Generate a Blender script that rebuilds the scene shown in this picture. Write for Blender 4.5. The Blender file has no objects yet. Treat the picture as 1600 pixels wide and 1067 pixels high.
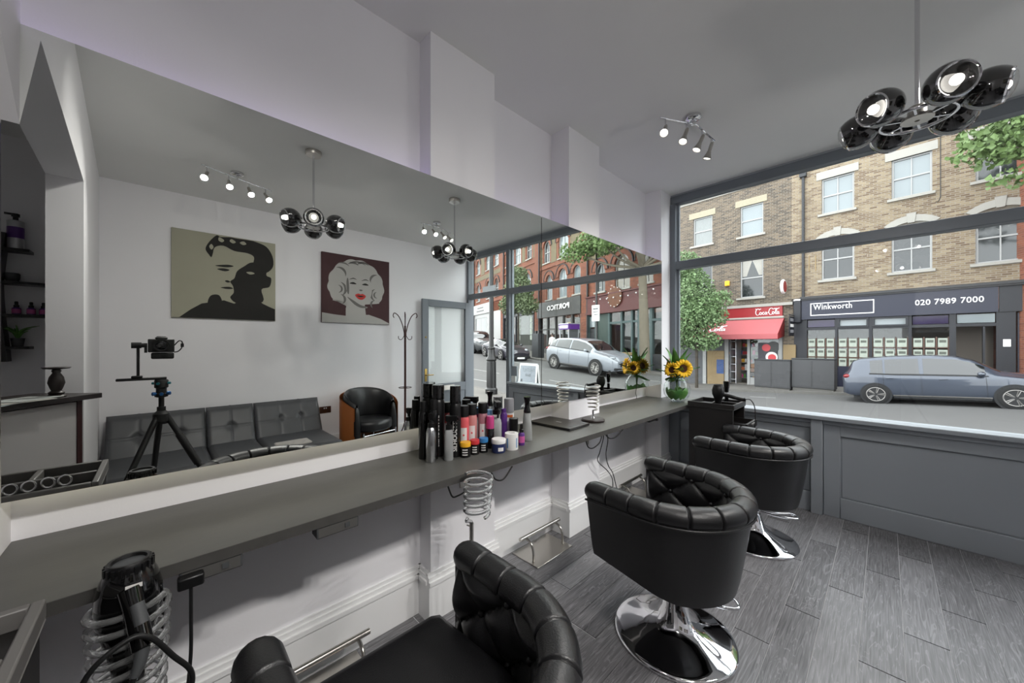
import bpy, bmesh, math, random
from math import sin, cos, pi, radians as R
from mathutils import Vector as V, Matrix
sc = bpy.context.scene
C = sc.collection
random.seed(7)

# ---------------------------------------------------------------- camera, sky, exposure
cd = bpy.data.cameras.new('camera'); cam = bpy.data.objects.new('camera', cd); C.objects.link(cam)
cd.sensor_width = 36; cd.lens = 36*566/1600; cd.shift_y = 3.5/1600
cd.clip_start = 0.02; cd.clip_end = 300
cam.location = (0, 0, 1.397); cam.rotation_euler = (pi/2, 0, math.atan2(583, 566))
sc.camera = cam
w = bpy.data.worlds.new('overcast_sky'); sc.world = w; w.use_nodes = True
nt = w.node_tree; bg = nt.nodes['Background']
bg.inputs[0].default_value = (0.94, 0.97, 1.0, 1); bg.inputs[1].default_value = 5.6      # even overcast sky
sc.view_settings.view_transform = 'Standard'; sc.view_settings.look = 'None'
sc.view_settings.gamma = 1; sc.view_settings.use_curve_mapping = False
sc.view_settings.exposure = 0.12
LAMP = 0.55          # one dimmer for all lamps of the salon
sc.cycles.max_bounces = 9; sc.cycles.diffuse_bounces = 5; sc.cycles.glossy_bounces = 5
sc.cycles.transmission_bounces = 8; sc.cycles.transparent_max_bounces = 12
sc.cycles.caustics_reflective = False; sc.cycles.caustics_refractive = False
sc.cycles.use_denoising = True; sc.cycles.sample_clamp_indirect = 6

# ---------------------------------------------------------------- mesh helpers
class MB:
    def __init__(s): s.v = []; s.f = []; s.m = Matrix()
    def add(s, vs, fs):
        o = len(s.v); s.v += [s.m @ V(p) for p in vs]; s.f += [tuple(i+o for i in f) for f in fs]; return s
    def box(s, x0, x1, y0, y1, z0, z1):
        x0, x1 = sorted((x0, x1)); y0, y1 = sorted((y0, y1)); z0, z1 = sorted((z0, z1))
        return s.add([(x0,y0,z0),(x1,y0,z0),(x1,y1,z0),(x0,y1,z0),(x0,y0,z1),(x1,y0,z1),(x1,y1,z1),(x0,y1,z1)],
                     [(0,3,2,1),(4,5,6,7),(0,1,5,4),(1,2,6,5),(2,3,7,6),(3,0,4,7)])
    def lathe(s, prof, n=24, c=(0,0,0), ax=None, loop=False):
        m = Matrix.Translation(c)
        if ax is not None: m = m @ V((0,0,1)).rotation_difference(V(ax)).to_matrix().to_4x4()
        vs = []; fs = []
        for r, z in prof:
            vs += [m @ V((max(r, 1e-5)*cos(2*pi*i/n), max(r, 1e-5)*sin(2*pi*i/n), z)) for i in range(n)]
        for j in range(len(prof)-1):
            for i in range(n):
                a = j*n+i; b = j*n+(i+1) % n
                fs.append((a, b, b+n, a+n))
        if loop:
            q = (len(prof)-1)*n; fs += [(q+i, q+(i+1) % n, (i+1) % n, i) for i in range(n)]; return s.add(vs, fs)
        if prof[0][0] > 1e-4: fs.append(tuple(range(n-1, -1, -1)))
        if prof[-1][0] > 1e-4: fs.append(tuple(range((len(prof)-1)*n, len(prof)*n)))
        return s.add(vs, fs)
    def cyl(s, p0, p1, r0, r1=None, n=16):
        p0 = V(p0); p1 = V(p1); d = p1-p0
        return s.lathe([(r0, 0), (r0 if r1 is None else r1, d.length)], n, p0, d)
    def ball(s, c, r, n=20, k=12, sz=(1,1,1), ax=None):
        pr = [(r*sin(pi*j/k), -r*cos(pi*j/k)) for j in range(k+1)]
        o = len(s.v); mm = s.m; s.m = mm @ Matrix.Translation(c) @ Matrix.Diagonal((*sz, 1)); s.lathe(pr, n, (0,0,0), ax); s.m = mm
        return s
    def tube(s, pts, r, n=8, closed=False, caps=True):
        P = [V(p) for p in pts]; N = len(P); rr = r if isinstance(r, (list, tuple)) else [r]*N
        T = []
        for i in range(N):
            a = P[(i-1) % N] if closed or i > 0 else P[i]; b = P[(i+1) % N] if closed or i < N-1 else P[i]
            T.append((b-a).normalized())
        u = T[0].orthogonal().normalized(); vs = []; fs = []
        for i in range(N):
            if i: u = T[i-1].rotation_difference(T[i]) @ u
            u = (u - T[i]*u.dot(T[i])).normalized(); w_ = T[i].cross(u)
            vs += [P[i]+(u*cos(2*pi*k/n)+w_*sin(2*pi*k/n))*rr[i] for k in range(n)]
        for i in range(N if closed else N-1):
            for k in range(n):
                a = i*n+k; b = i*n+(k+1) % n; c = ((i+1) % N)*n
                fs.append((a, b, c+(k+1) % n, c+k))
        if not closed and caps: fs += [tuple(range(n-1, -1, -1)), tuple(range((N-1)*n, N*n))]
        return s.add(vs, fs)
    def grid(s, fn, nu, nv, cu=False, flip=False):
        vs = [fn(i/(nu if cu else nu-1), j/(nv-1)) for j in range(nv) for i in range(nu)]; fs = []
        for j in range(nv-1):
            for i in range(nu if cu else nu-1):
                q = (j*nu+i, j*nu+(i+1) % nu, (j+1)*nu+(i+1) % nu, (j+1)*nu+i)
                fs.append(q[::-1] if flip else q)
        return s.add(vs, fs)
    def prism(s, poly, a, b, plane='xz'):
        n = len(poly)
        f = {'xz': lambda p, t: (p[0], t, p[1]), 'xy': lambda p, t: (p[0], p[1], t), 'yz': lambda p, t: (t, p[0], p[1])}[plane]
        vs = [f(p, a) for p in poly]+[f(p, b) for p in poly]
        fs = [tuple(range(n)), tuple(range(2*n-1, n-1, -1))]+[(i, i+n, (i+1) % n+n, (i+1) % n) for i in range(n)]
        return s.add(vs, fs)
    def ring(s, outer, inner, a, b, plane='xz', closed=True):
        n = len(outer)
        f = {'xz': lambda p, t: (p[0], t, p[1]), 'xy': lambda p, t: (p[0], p[1], t), 'yz': lambda p, t: (t, p[0], p[1])}[plane]
        vs = [f(p, a) for p in outer]+[f(p, a) for p in inner]+[f(p, b) for p in outer]+[f(p, b) for p in inner]; fs = []
        for i in range(n if closed else n-1):
            j = (i+1) % n
            fs += [(i, j, n+j, n+i), (2*n+j, 2*n+i, 3*n+i, 3*n+j), (i, 2*n+i, 2*n+j, j), (n+j, 3*n+j, 3*n+i, n+i)]
        if not closed: fs += [(0, n, 3*n, 2*n), (n-1, 3*n-1, 4*n-1, 2*n-1)]
        return s.add(vs, fs)
    def mesh(s, name, smooth=None):
        me = bpy.data.meshes.new(name); me.from_pydata(s.v, [], s.f)
        bm = bmesh.new(); bm.from_mesh(me); bmesh.ops.recalc_face_normals(bm, faces=bm.faces); bm.to_mesh(me); bm.free()
        if smooth is not None:
            me.polygons.foreach_set('use_smooth', [True]*len(me.polygons)); me.set_sharp_from_angle(angle=R(smooth))
        me.update(); return me

def obj(name, mb, mat, parent=None, smooth=None, bevel=0, seg=2, label=None):
    me = mb if isinstance(mb, bpy.types.Mesh) else mb.mesh(name, smooth)
    if mat is not None and not me.materials: me.materials.append(mat)
    o = bpy.data.objects.new(name, me); C.objects.link(o)
    if parent is not None: o.parent = parent
    if bevel:
        b = o.modifiers.new('b', 'BEVEL'); b.width = bevel; b.segments = seg; b.limit_method = 'ANGLE'; b.angle_limit = R(40)
        if smooth is None:
            me.polygons.foreach_set('use_smooth', [True]*len(me.polygons)); me.set_sharp_from_angle(angle=R(75))
    if label: o['label'] = label
    return o
def tag(o, label, cat, group=None):
    o['label'] = label; o['category'] = cat
    if group: o['group'] = group
    return o
def struct(o): o['kind'] = 'structure'; return o
def thing(name, label, cat, loc=(0,0,0), rz=0, group=None):
    o = bpy.data.objects.new(name, None); C.objects.link(o); o.location = loc; o.rotation_euler = (0, 0, rz); o.empty_display_size = .05
    return tag(o, label, cat, group)
def dup(o, loc=None, rz=None, label=None, parent=None):
    c = o.copy(); C.objects.link(c)
    if parent is not None: c.parent = parent
    for ch in [k for k in o.children]: dup(ch, parent=c)
    if loc is not None: c.location = loc
    if rz is not None: c.rotation_euler = (0, 0, rz)
    if label: c['label'] = label
    return c
def copyof(o, loc=None, parent=None, rot=None):
    c = o.copy(); C.objects.link(c)
    if loc is not None: c.location = loc
    if rot is not None: c.rotation_euler = rot
    if parent is not None: c.parent = parent
    return c
def spline(pts, n=8, closed=False):
    P = [V(p) for p in pts]; N = len(P); out = []
    for i in range(N if closed else N-1):
        if closed: a, b, c, d = P[i-1], P[i], P[(i+1) % N], P[(i+2) % N]
        else: a, b, c, d = P[max(i-1, 0)], P[i], P[i+1], P[min(i+2, N-1)]
        for k in range(n):
            t = k/n
            out.append(.5*((2*b)+(c-a)*t+(2*a-5*b+4*c-d)*t*t+(3*b-a-3*c+d)*t**3))
    if not closed: out.append(P[-1])
    return out
def lerp(a, b, t): return a+(b-a)*t
def interp(tab, x):
    if x <= tab[0][0]: return tab[0][1]
    for (a, p), (b, q) in zip(tab, tab[1:]):
        if x <= b: t = (x-a)/(b-a); return p+(q-p)*(t*t*(3-2*t)*.5+t*.5)
    return tab[-1][1]
def text_mesh(s, size, depth=.004, bold=0, align='LEFT', sx=1, sp=1):
    cu = bpy.data.curves.new('t', 'FONT'); cu.body = s; cu.size = size; cu.extrude = depth; cu.offset = bold; cu.align_x = align; cu.space_character = sp
    cu.resolution_u = 3
    o = bpy.data.objects.new('t', cu); C.objects.link(o); bpy.context.view_layer.update()
    me = bpy.data.meshes.new_from_object(o.evaluated_get(bpy.context.evaluated_depsgraph_get()))
    bpy.data.objects.remove(o); bpy.data.curves.remove(cu)
    me.transform(Matrix.Diagonal((sx, 1, 1, 1))); me.materials.clear()
    return me

# ---------------------------------------------------------------- materials
def L(c):
    if isinstance(c, (int, float)): c = (c, c, c)
    return tuple(((v/255)/12.92 if v/255 <= .04045 else ((v/255+.055)/1.055)**2.4) for v in c)
MATS = {}
ALB = 1.0
def mat(name, col, rough=.5, metal=0, var=.12, vs=6, bump=0, bs=60, spec=.5, coat=0, stretch=None, trans=0, ior=1.45, emit=0, sheen=0):
    m = bpy.data.materials.new(name); m.use_nodes = True; t = m.node_tree; N = t.nodes; K = t.links; p = N['Principled BSDF']
    c = tuple(v*ALB for v in L(col)); p.inputs['Roughness'].default_value = rough; p.inputs['Metallic'].default_value = metal
    p.inputs['Specular IOR Level'].default_value = spec; p.inputs['Coat Weight'].default_value = coat; p.inputs['Coat Roughness'].default_value = .05
    p.inputs['Transmission Weight'].default_value = trans; p.inputs['IOR'].default_value = ior
    co = N.new('ShaderNodeTexCoord'); mp = N.new('ShaderNodeMapping'); K.new(co.outputs['Object'], mp.inputs[0])
    if stretch: mp.inputs['Scale'].default_value = stretch
    if var:
        n = N.new('ShaderNodeTexNoise'); n.inputs['Scale'].default_value = vs; n.inputs['Detail'].default_value = 5; K.new(mp.outputs[0], n.inputs['Vector'])
        r = N.new('ShaderNodeMixRGB'); r.inputs[1].default_value = (*[v*(1-var) for v in c], 1); r.inputs[2].default_value = (*[min(1, v*(1+var)) for v in c], 1)
        K.new(n.outputs[0], r.inputs[0]); K.new(r.outputs[0], p.inputs['Base Color'])
        if emit: K.new(r.outputs[0], p.inputs['Emission Color'])
    else: p.inputs['Base Color'].default_value = (*c, 1)
    if emit:
        p.inputs['Emission Strength'].default_value = emit
        if not var: p.inputs['Emission Color'].default_value = (*c, 1)
    if bump:
        n = N.new('ShaderNodeTexNoise'); n.inputs['Scale'].default_value = bs; n.inputs['Detail'].default_value = 4; K.new(mp.outputs[0], n.inputs['Vector'])
        b = N.new('ShaderNodeBump'); b.inputs['Strength'].default_value = bump; b.inputs['Distance'].default_value = .01; K.new(n.outputs[0], b.inputs['Height']); K.new(b.outputs[0], p.inputs['Normal'])
    MATS[name] = m; return m
def glass_pane(name, tint=(1,1,1), refl=1.0, rough=0.0):
    m = bpy.data.materials.new(name); m.use_nodes = True; t = m.node_tree; N = t.nodes; K = t.links; N.remove(N['Principled BSDF'])
    tr = N.new('ShaderNodeBsdfTransparent'); tr.inputs[0].default_value = (*tint, 1); g = N.new('ShaderNodeBsdfGlossy'); g.inputs['Roughness'].default_value = rough
    fr = N.new('ShaderNodeLayerWeight'); fr.inputs[0].default_value = .5; pw = N.new('ShaderNodeMath'); pw.operation = 'POWER'; pw.inputs[1].default_value = 5; K.new(fr.outputs['Facing'], pw.inputs[0])
    mu = N.new('ShaderNodeMath'); mu.operation = 'MULTIPLY_ADD'; mu.inputs[1].default_value = .9*min(1, refl); mu.inputs[2].default_value = .022*refl; mu.use_clamp = True
    mx = N.new('ShaderNodeMixShader'); K.new(pw.outputs[0], mu.inputs[0]); K.new(mu.outputs[0], mx.inputs[0]); K.new(tr.outputs[0], mx.inputs[1]); K.new(g.outputs[0], mx.inputs[2])
    K.new(mx.outputs[0], N['Material Output'].inputs[0]); return m
def brick_mat(name, c1, c2, mortar, sc_=1.0, dirt=.25, c3=None):
    m = bpy.data.materials.new(name); m.use_nodes = True; t = m.node_tree; N = t.nodes; K = t.links; p = N['Principled BSDF']; p.inputs['Roughness'].default_value = .9
    co = N.new('ShaderNodeTexCoord'); sp = N.new('ShaderNodeSeparateXYZ'); K.new(co.outputs['Object'], sp.inputs[0])
    ad = N.new('ShaderNodeMath'); K.new(sp.outputs[0], ad.inputs[0]); K.new(sp.outputs[1], ad.inputs[1])
    cb = N.new('ShaderNodeCombineXYZ'); K.new(ad.outputs[0], cb.inputs[0]); K.new(sp.outputs[2], cb.inputs[1])
    b = N.new('ShaderNodeTexBrick'); K.new(cb.outputs[0], b.inputs['Vector']); b.inputs['Scale'].default_value = sc_
    b.inputs['Brick Width'].default_value = .225; b.inputs['Row Height'].default_value = .075; b.inputs['Mortar Size'].default_value = .008; b.inputs['Bias'].default_value = 0
    b.inputs['Color1'].default_value = (*[v*ALB for v in L(c1)], 1); b.inputs['Color2'].default_value = (*[v*ALB for v in L(c2)], 1); b.inputs['Mortar'].default_value = (*[v*ALB for v in L(mortar)], 1)
    n = N.new('ShaderNodeTexNoise'); n.inputs['Scale'].default_value = .7; n.inputs['Detail'].default_value = 6; K.new(co.outputs['Object'], n.inputs['Vector'])
    mx = N.new('ShaderNodeMixRGB'); mx.blend_type = 'MULTIPLY'; mx.inputs[0].default_value = dirt; K.new(b.outputs[0], mx.inputs[1]); K.new(n.outputs[0], mx.inputs[2])
    K.new(mx.outputs[0], p.inputs['Base Color'])
    bu = N.new('ShaderNodeBump'); bu.inputs['Strength'].default_value = .5; bu.inputs['Distance'].default_value = .01; bu.invert = True; K.new(b.outputs['Fac'], bu.inputs['Height']); K.new(bu.outputs[0], p.inputs['Normal'])
    return m

m_wall = mat('white_wall_paint', (240,239,242), .75, var=.03, vs=2, bump=.03, bs=150)
m_ceil = mat('ceiling_paint', (234,234,232), .85, var=.03, vs=2)
m_trimw = mat('white_gloss_trim', (240,240,240), .4, var=.03)
m_grey = mat('slate_grey_paint', (156,162,168), .45, var=.05, vs=3)
m_counter = mat('counter_laminate', (82,82,79), .42, var=.22, vs=9, bump=.02, bs=80, stretch=(1.5,.5,1))
m_cedge = mat('counter_edge', (70,69,67), .5, var=.25, vs=25)
m_leather = mat('black_leather', (20,20,22), .36, var=.25, vs=14, bump=.12, bs=260, spec=.7)
m_leather2 = mat('dark_vinyl', (76,77,80), .4, var=.15, vs=8, bump=.08, bs=200)
m_chrome = mat('chrome', (225,225,228), .06, 1, var=.03)
m_steel = mat('brushed_steel', (190,186,180), .28, 1, var=.1, vs=40, stretch=(30,1,1))
m_black = mat('black_plastic', (16,16,17), .35, var=.1)
m_blackg = mat('gloss_black', (9,9,10), .08, var=.1, coat=.6)
m_dark = mat('dark_wood', (38,30,28), .45, var=.25, vs=12, stretch=(1,1,.15))
m_red = mat('dark_red_trim', (58,26,28), .4, var=.15)
m_white = mat('white_plastic', (228,228,226), .4, var=.03)
m_clear = mat('clear_acrylic', (248,250,250), .05, trans=.90, ior=1.28, var=0, spec=.8)
m_vase = glass_pane('vase_glass', (.955,.97,.965), 1.6)
m_pane = glass_pane('window_glass', (.97,.985,.98), 1.0)
m_alu = mat('aluminium', (200,202,205), .25, 1, var=.05)
m_cable = mat('black_rubber', (20,20,21), .5, var=.1)
# ---------------------------------------------------------------- room shell
HC = 2.978
def plank_mat():
    m = bpy.data.materials.new('grey_oak_plank'); m.use_nodes = True; t = m.node_tree; N = t.nodes; K = t.links; p = N['Principled BSDF']
    co = N.new('ShaderNodeTexCoord'); oi = N.new('ShaderNodeObjectInfo'); mul = N.new('ShaderNodeVectorMath'); mul.operation = 'SCALE'
    cb = N.new('ShaderNodeCombineXYZ'); K.new(oi.outputs['Random'], cb.inputs[0]); K.new(oi.outputs['Random'], cb.inputs[1]); K.new(cb.outputs[0], mul.inputs[0]); mul.inputs['Scale'].default_value = 37
    ad = N.new('ShaderNodeVectorMath'); K.new(co.outputs['Object'], ad.inputs[0]); K.new(mul.outputs[0], ad.inputs[1])
    mp = N.new('ShaderNodeMapping'); mp.inputs['Scale'].default_value = (9, .9, 1); K.new(ad.outputs[0], mp.inputs[0])
    n1 = N.new('ShaderNodeTexNoise'); n1.inputs['Scale'].default_value = 1.6; n1.inputs['Detail'].default_value = 3; n1.inputs['Distortion'].default_value = 1.2; K.new(mp.outputs[0], n1.inputs['Vector'])
    wv = N.new('ShaderNodeMath'); wv.operation = 'MULTIPLY'; wv.inputs[1].default_value = 70; K.new(n1.outputs[0], wv.inputs[0])
    sn = N.new('ShaderNodeMath'); sn.operation = 'SINE'; K.new(wv.outputs[0], sn.inputs[0])
    mp2 = N.new('ShaderNodeMapping'); mp2.inputs['Scale'].default_value = (160, 5, 1); K.new(ad.outputs[0], mp2.inputs[0])
    n2 = N.new('ShaderNodeTexNoise'); n2.inputs['Scale'].default_value = 1; n2.inputs['Detail'].default_value = 4; K.new(mp2.outputs[0], n2.inputs['Vector'])
    n3 = N.new('ShaderNodeTexNoise'); n3.inputs['Scale'].default_value = 4; n3.inputs['Detail'].default_value = 3; K.new(ad.outputs[0], n3.inputs['Vector'])
    mr = N.new('ShaderNodeMapRange'); mr.inputs[1].default_value = .72; mr.inputs[2].default_value = 1; K.new(sn.outputs[0], mr.inputs[0])
    mm = N.new('ShaderNodeMath'); mm.operation = 'MULTIPLY'; m4 = N.new('ShaderNodeMath'); m4.operation = 'MULTIPLY'; m4.inputs[1].default_value = .55; K.new(mr.outputs[0], m4.inputs[0]); K.new(m4.outputs[0], mm.inputs[0]); K.new(n3.outputs[0], mm.inputs[1])
    s1 = N.new('ShaderNodeMath'); s1.operation = 'MULTIPLY_ADD'; K.new(n2.outputs[0], s1.inputs[0]); s1.inputs[1].default_value = 1.05; K.new(mm.outputs[0], s1.inputs[2])
    s2 = N.new('ShaderNodeMath'); s2.operation = 'MULTIPLY_ADD'; K.new(oi.outputs['Random'], s2.inputs[0]); s2.inputs[1].default_value = .28; K.new(s1.outputs[0], s2.inputs[2])
    cr = N.new('ShaderNodeValToRGB'); cr.color_ramp.elements[0].position = .25; cr.color_ramp.elements[0].color = (*L((58,57,59)), 1)
    cr.color_ramp.elements[1].position = 1.15; cr.color_ramp.elements[1].color = (*L((138,137,140)), 1); K.new(s2.outputs[0], cr.inputs[0]); K.new(cr.outputs[0], p.inputs['Base Color'])
    p.inputs['Roughness'].default_value = .42; b = N.new('ShaderNodeBump'); b.inputs['Strength'].default_value = .15; b.inputs['Distance'].default_value = .002; K.new(s1.outputs[0], b.inputs['Height']); K.new(b.outputs[0], p.inputs['Normal'])
    return m
m_plank = plank_mat()
m_grout = mat('floor_joint', (196,195,197), .7)
fl = struct(obj('floor', MB().box(-2.0, 2.1, -2.4, 4.05, -.12, -.004), m_grout))
pm = MB().box(-.0712, .0712, -.498, .498, -.004, 0).mesh('plank'); pm.materials.append(m_plank)
x = -1.83; row = 0
while x < 1.98:
    yy = -1.3 + (row*.37 % .93)
    while yy < 3.9:
        a = max(yy, -.95); b = min(yy+.93, 3.93)
        if b-a > .04:
            o = bpy.data.objects.new('plank', pm); C.objects.link(o); o.parent = fl; o.location = (x+.0735, (a+b)/2, 0); o.scale = (1, (b-a-.007)/.996, 1)
        yy += .93
    x += .1455; row += 1
ceil = struct(obj('ceiling', MB().box(-2.0, 2.15, -.6, 4.1, HC, HC+.12), m_ceil))

wl = MB()
wl.box(-2.0, -1.705, -.30, .98, -.1, HC).box(-2.0, -1.765, 1.41, 2.13, -.1, HC).box(-2.0, -1.765, 2.53, 3.685, -.1, HC)
for a, b in ((.98, 1.41), (2.13, 2.53), (3.685, 4.05), (-.62, -.30)): wl.box(-2.0, -1.6, a, b, -.1, HC)
struct(obj('wall_left', wl, m_wall))
struct(obj('wall_right', MB().box(1.985, 2.12, -.6, 4.05, -.1, HC), m_wall))
def by(x): return -.325-.0411*(x+.185)
wb = MB()
for poly in ([(.325,-.1),(2.12,-.1),(2.12,HC),(.325,HC)], [(-1.6,1.97),(-1.263,2.39),(-1.263,HC),(-1.6,HC)], [(-1.263,2.39),(.325,2.42),(.325,HC),(-1.263,HC)]):
    n = len(poly); wb.add([(p[0], by(p[0]), p[1]) for p in poly]+[(p[0], by(p[0])-.15, p[1]) for p in poly],
                          [tuple(range(n)), tuple(range(2*n-1, n-1, -1))]+[(i, i+n, (i+1) % n+n, (i+1) % n) for i in range(n)])
struct(obj('wall_back', wb, m_wall))
bk = MB().box(.9, 1.05, -2.4, -.50, -.1, 2.8).box(-1.9, -1.75, -2.4, -.62, -.1, 2.8).box(-1.9, 1.05, -2.5, -2.35, -.1, 2.8)
struct(obj('wall_rear_room', bk, m_wall))
struct(obj('ceiling_rear_room', MB().box(-1.9, 1.05, -2.5, -.51, 2.79, 2.9), m_ceil))

bb = MB()
def skirt(x0, x1, y0, y1, nx, ny):      # a straight run of tall moulded skirting; (nx, ny) points into the room
    for z0, z1, t in ((0, .185, .020), (.185, .205, .028), (.205, .225, .018), (.225, .243, .010)):
        if nx: bb.box(x0, x0+nx*t, y0, y1, z0, z1)
        else: bb.box(x0, x1, y0, y0+ny*t, z0, z1)
skirt(-1.705, 0, -.28, .98, 1, 0); skirt(-1.6, 0, .96, 1.43, 1, 0); skirt(-1.705, -1.6, .98, 0, 0, -1); skirt(-1.765, -1.6, 1.41, 0, 0, 1)
skirt(-1.765, 0, 1.43, 2.11, 1, 0); skirt(-1.765, -1.6, 2.13, 0, 0, -1); skirt(-1.6, 0, 2.11, 2.55, 1, 0); skirt(-1.765, -1.6, 2.53, 0, 0, 1)
skirt(-1.765, 0, 2.55, 3.665, 1, 0); skirt(-1.765, -1.6, 3.685, 0, 0, -1); skirt(-1.6, 0, 3.665, 3.90, 1, 0)
struct(obj('baseboard_left', bb, m_trimw))
struct(obj('baseboard_right', MB().box(1.962, 1.985, -.38, 3.9, 0, .16).box(1.967, 1.985, -.38, 3.9, .16, .18), m_trimw))

# mirrors
def mirror_mat():
    m = bpy.data.materials.new('mirror_silver'); m.use_nodes = True; t = m.node_tree; p = t.nodes['Principled BSDF']
    p.inputs['Metallic'].default_value = 1; p.inputs['Roughness'].default_value = 0
    n = t.nodes.new('ShaderNodeTexNoise'); n.inputs['Scale'].default_value = .6; r = t.nodes.new('ShaderNodeMixRGB')
    r.inputs[1].default_value = (.83,.85,.82,1); r.inputs[2].default_value = (.86,.88,.85,1); t.links.new(n.outputs[0], r.inputs[0]); t.links.new(r.outputs[0], p.inputs['Base Color'])
    return m
m_mirror = mirror_mat()
for a, b, lb in ((-.296, 1.818, 'wide frameless wall mirror reflecting the pictures and the sofa'), (1.824, 3.684, 'frameless wall mirror nearest the shop window, reflecting the street')):
    t = thing('wall_mirror', lb, 'mirror', (-1.6, (a+b)/2, .984), 0, 'wall mirrors over the counter')
    h = (b-a)/2
    obj('mirror_glass', MB().box(0, .006, -h, h, 0, 1.26), m_mirror, t)
    obj('backing_board', MB().box(-.012, -.0005, -h-.0028 if a > 0 else -h, h if a > 0 else h+.0028, .003, 1.257), m_black, t)

# concealed light strips behind the mirror edges
m_led = mat('led_warm', (255,249,222), emit=4*LAMP, var=0)
m_ledp = mat('led_lilac', (205,180,255), emit=2.6*LAMP, var=0)
for a, b, xx, nm in ((-.29, .97, -1.655, 'sofa end'), (1.42, 2.12, -1.69, 'middle'), (2.54, 3.68, -1.69, 'window end')):
    t = tag(obj('light_strip', MB().box(xx-.012, xx+.012, a, b, 1.0, 1.008), m_led), 'hidden warm light strip under the mirror, %s bay' % nm, 'light strip', 'light strips under the mirror')
    t2 = tag(obj('light_strip', MB().box(xx-.012, xx+.012, a, b, 2.225, 2.233), m_ledp), 'hidden lilac light strip behind the mirror top, %s bay' % nm, 'light strip', 'light strips above the mirror')

# counter (one continuous worktop that steps into the bays)
cp = [(-1.249,-.302),(-1.249,3.885),(-1.598,3.885),(-1.598,3.683),(-1.763,3.683),(-1.763,2.532),(-1.598,2.532),(-1.598,2.128),(-1.763,2.128),(-1.763,1.412),(-1.598,1.412),(-1.598,.978),(-1.703,.978),(-1.703,-.299)]
t = thing('counter', 'long dark grey stone-effect counter running under the mirror', 'counter', (0,0,0))
obj('worktop', MB().prism(cp, .8135, .843, 'xy'), m_counter, t)
obj('front_edge', MB().box(-1.249, -1.2475, -.302, 3.885, .8125, .8425), m_cedge, t)
for k, yy in enumerate((.08, 1.17, 1.95, 2.36, 3.2)):
    xb = -1.6 if k in (1, 3) else (-1.705 if k == 0 else -1.765)
    obj('bracket', MB().box(xb, -1.262, yy-.012, yy+.012, .805, .813).box(xb, xb+.006, yy-.012, yy+.012, .62, .81), m_steel, t)

# ---------------------------------------------------------------- shop front: dado, window, door
wf = struct(obj('wall_front', MB().box(-1.6, .90, 3.915, 4.02, -.02, .775).box(-2.0, 2.12, 3.92, 4.05, HC-.02, HC+.3), m_grey))
for nm, bx in (('stile', (-.43,-.355,3.865,3.916,0,.775)), ('stile', (-.352,-.25,3.897,3.916,0,.775)), ('stile', (.80,.90,3.897,3.916,0,.775)), ('rail', (-.25,.80,3.897,3.916,.655,.775)), ('rail', (-.25,.80,3.897,3.916,0,.16)),
               ('rail', (-1.50,-.43,3.897,3.916,.70,.775)), ('rail', (-1.50,-.43,3.897,3.916,0,.16)), ('stile', (-1.6,-1.50,3.88,3.916,0,.775)), ('moulding', (-.355,.90,3.88,3.9165,.74,.775)), ('moulding', (-1.50,-.43,3.88,3.9165,.74,.775)), ('panel', (-.242,.792,3.910,3.916,.168,.647)), ('panel', (-1.492,-.438,3.910,3.916,.168,.692))):
    obj(nm, MB().box(*bx), m_grey, wf, bevel=.003, seg=1)
m_frame = mat('window_frame_paint', (112,118,125), .45, var=.06)
m_framel = mat('window_reveal_paint', (150,158,166), .5, var=.04)
w1 = struct(obj('window_1', MB().box(-1.6, 1.985, 3.91, 4.0, 2.875, 2.96), m_frame, bevel=.004, seg=1))
obj('sill', MB().box(-1.6, .90, 3.845, 4.03, .775, .810), m_grey, w1, bevel=.006)
obj('jamb', MB().box(-1.6, -1.545, 3.90, 4.0, .81, 2.875), m_frame, w1, bevel=.004, seg=1)
obj('jamb', MB().box(-1.545, -1.525, 3.96, 3.985, .81, 2.18).box(-1.545, -1.525, 3.96, 3.985, 2.265, 2.875), m_framel, w1)
obj('transom', MB().box(-1.545, 1.93, 3.905, 4.0, 2.18, 2.265), m_frame, w1, bevel=.006)
obj('mullion', MB().box(.90, .965, 3.90, 4.02, 0, 2.875), m_frame, w1, bevel=.005)
obj('bead', MB().box(.885, .90, 3.96, 3.99, .81, 2.18).box(.885,.90,3.96,3.99,2.265,2.875), m_framel, w1)
obj('jamb', MB().box(1.93, 1.985, 3.90, 4.02, 0, 2.875), m_frame, w1, bevel=.005)
for bx in ((-1.545,.90,3.968,3.974,.81,2.18), (-1.545,.90,3.968,3.974,2.265,2.875), (.965,1.93,3.968,3.974,2.265,2.875)):
    obj('pane', MB().box(*bx), m_pane, w1)
struct(obj('trim_1', MB().box(.90, 1.985, 3.925, 4.10, -.06, .012), m_grey, bevel=.004))
m_brass = mat('brass', (150,125,70), .3, 1, var=.15)
d1 = bpy.data.objects.new('door_1', None); C.objects.link(d1); struct(d1); d1.location = (1.925, 3.92, 0); d1.rotation_euler = (0, 0, -pi/2-R(1.5))
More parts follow.
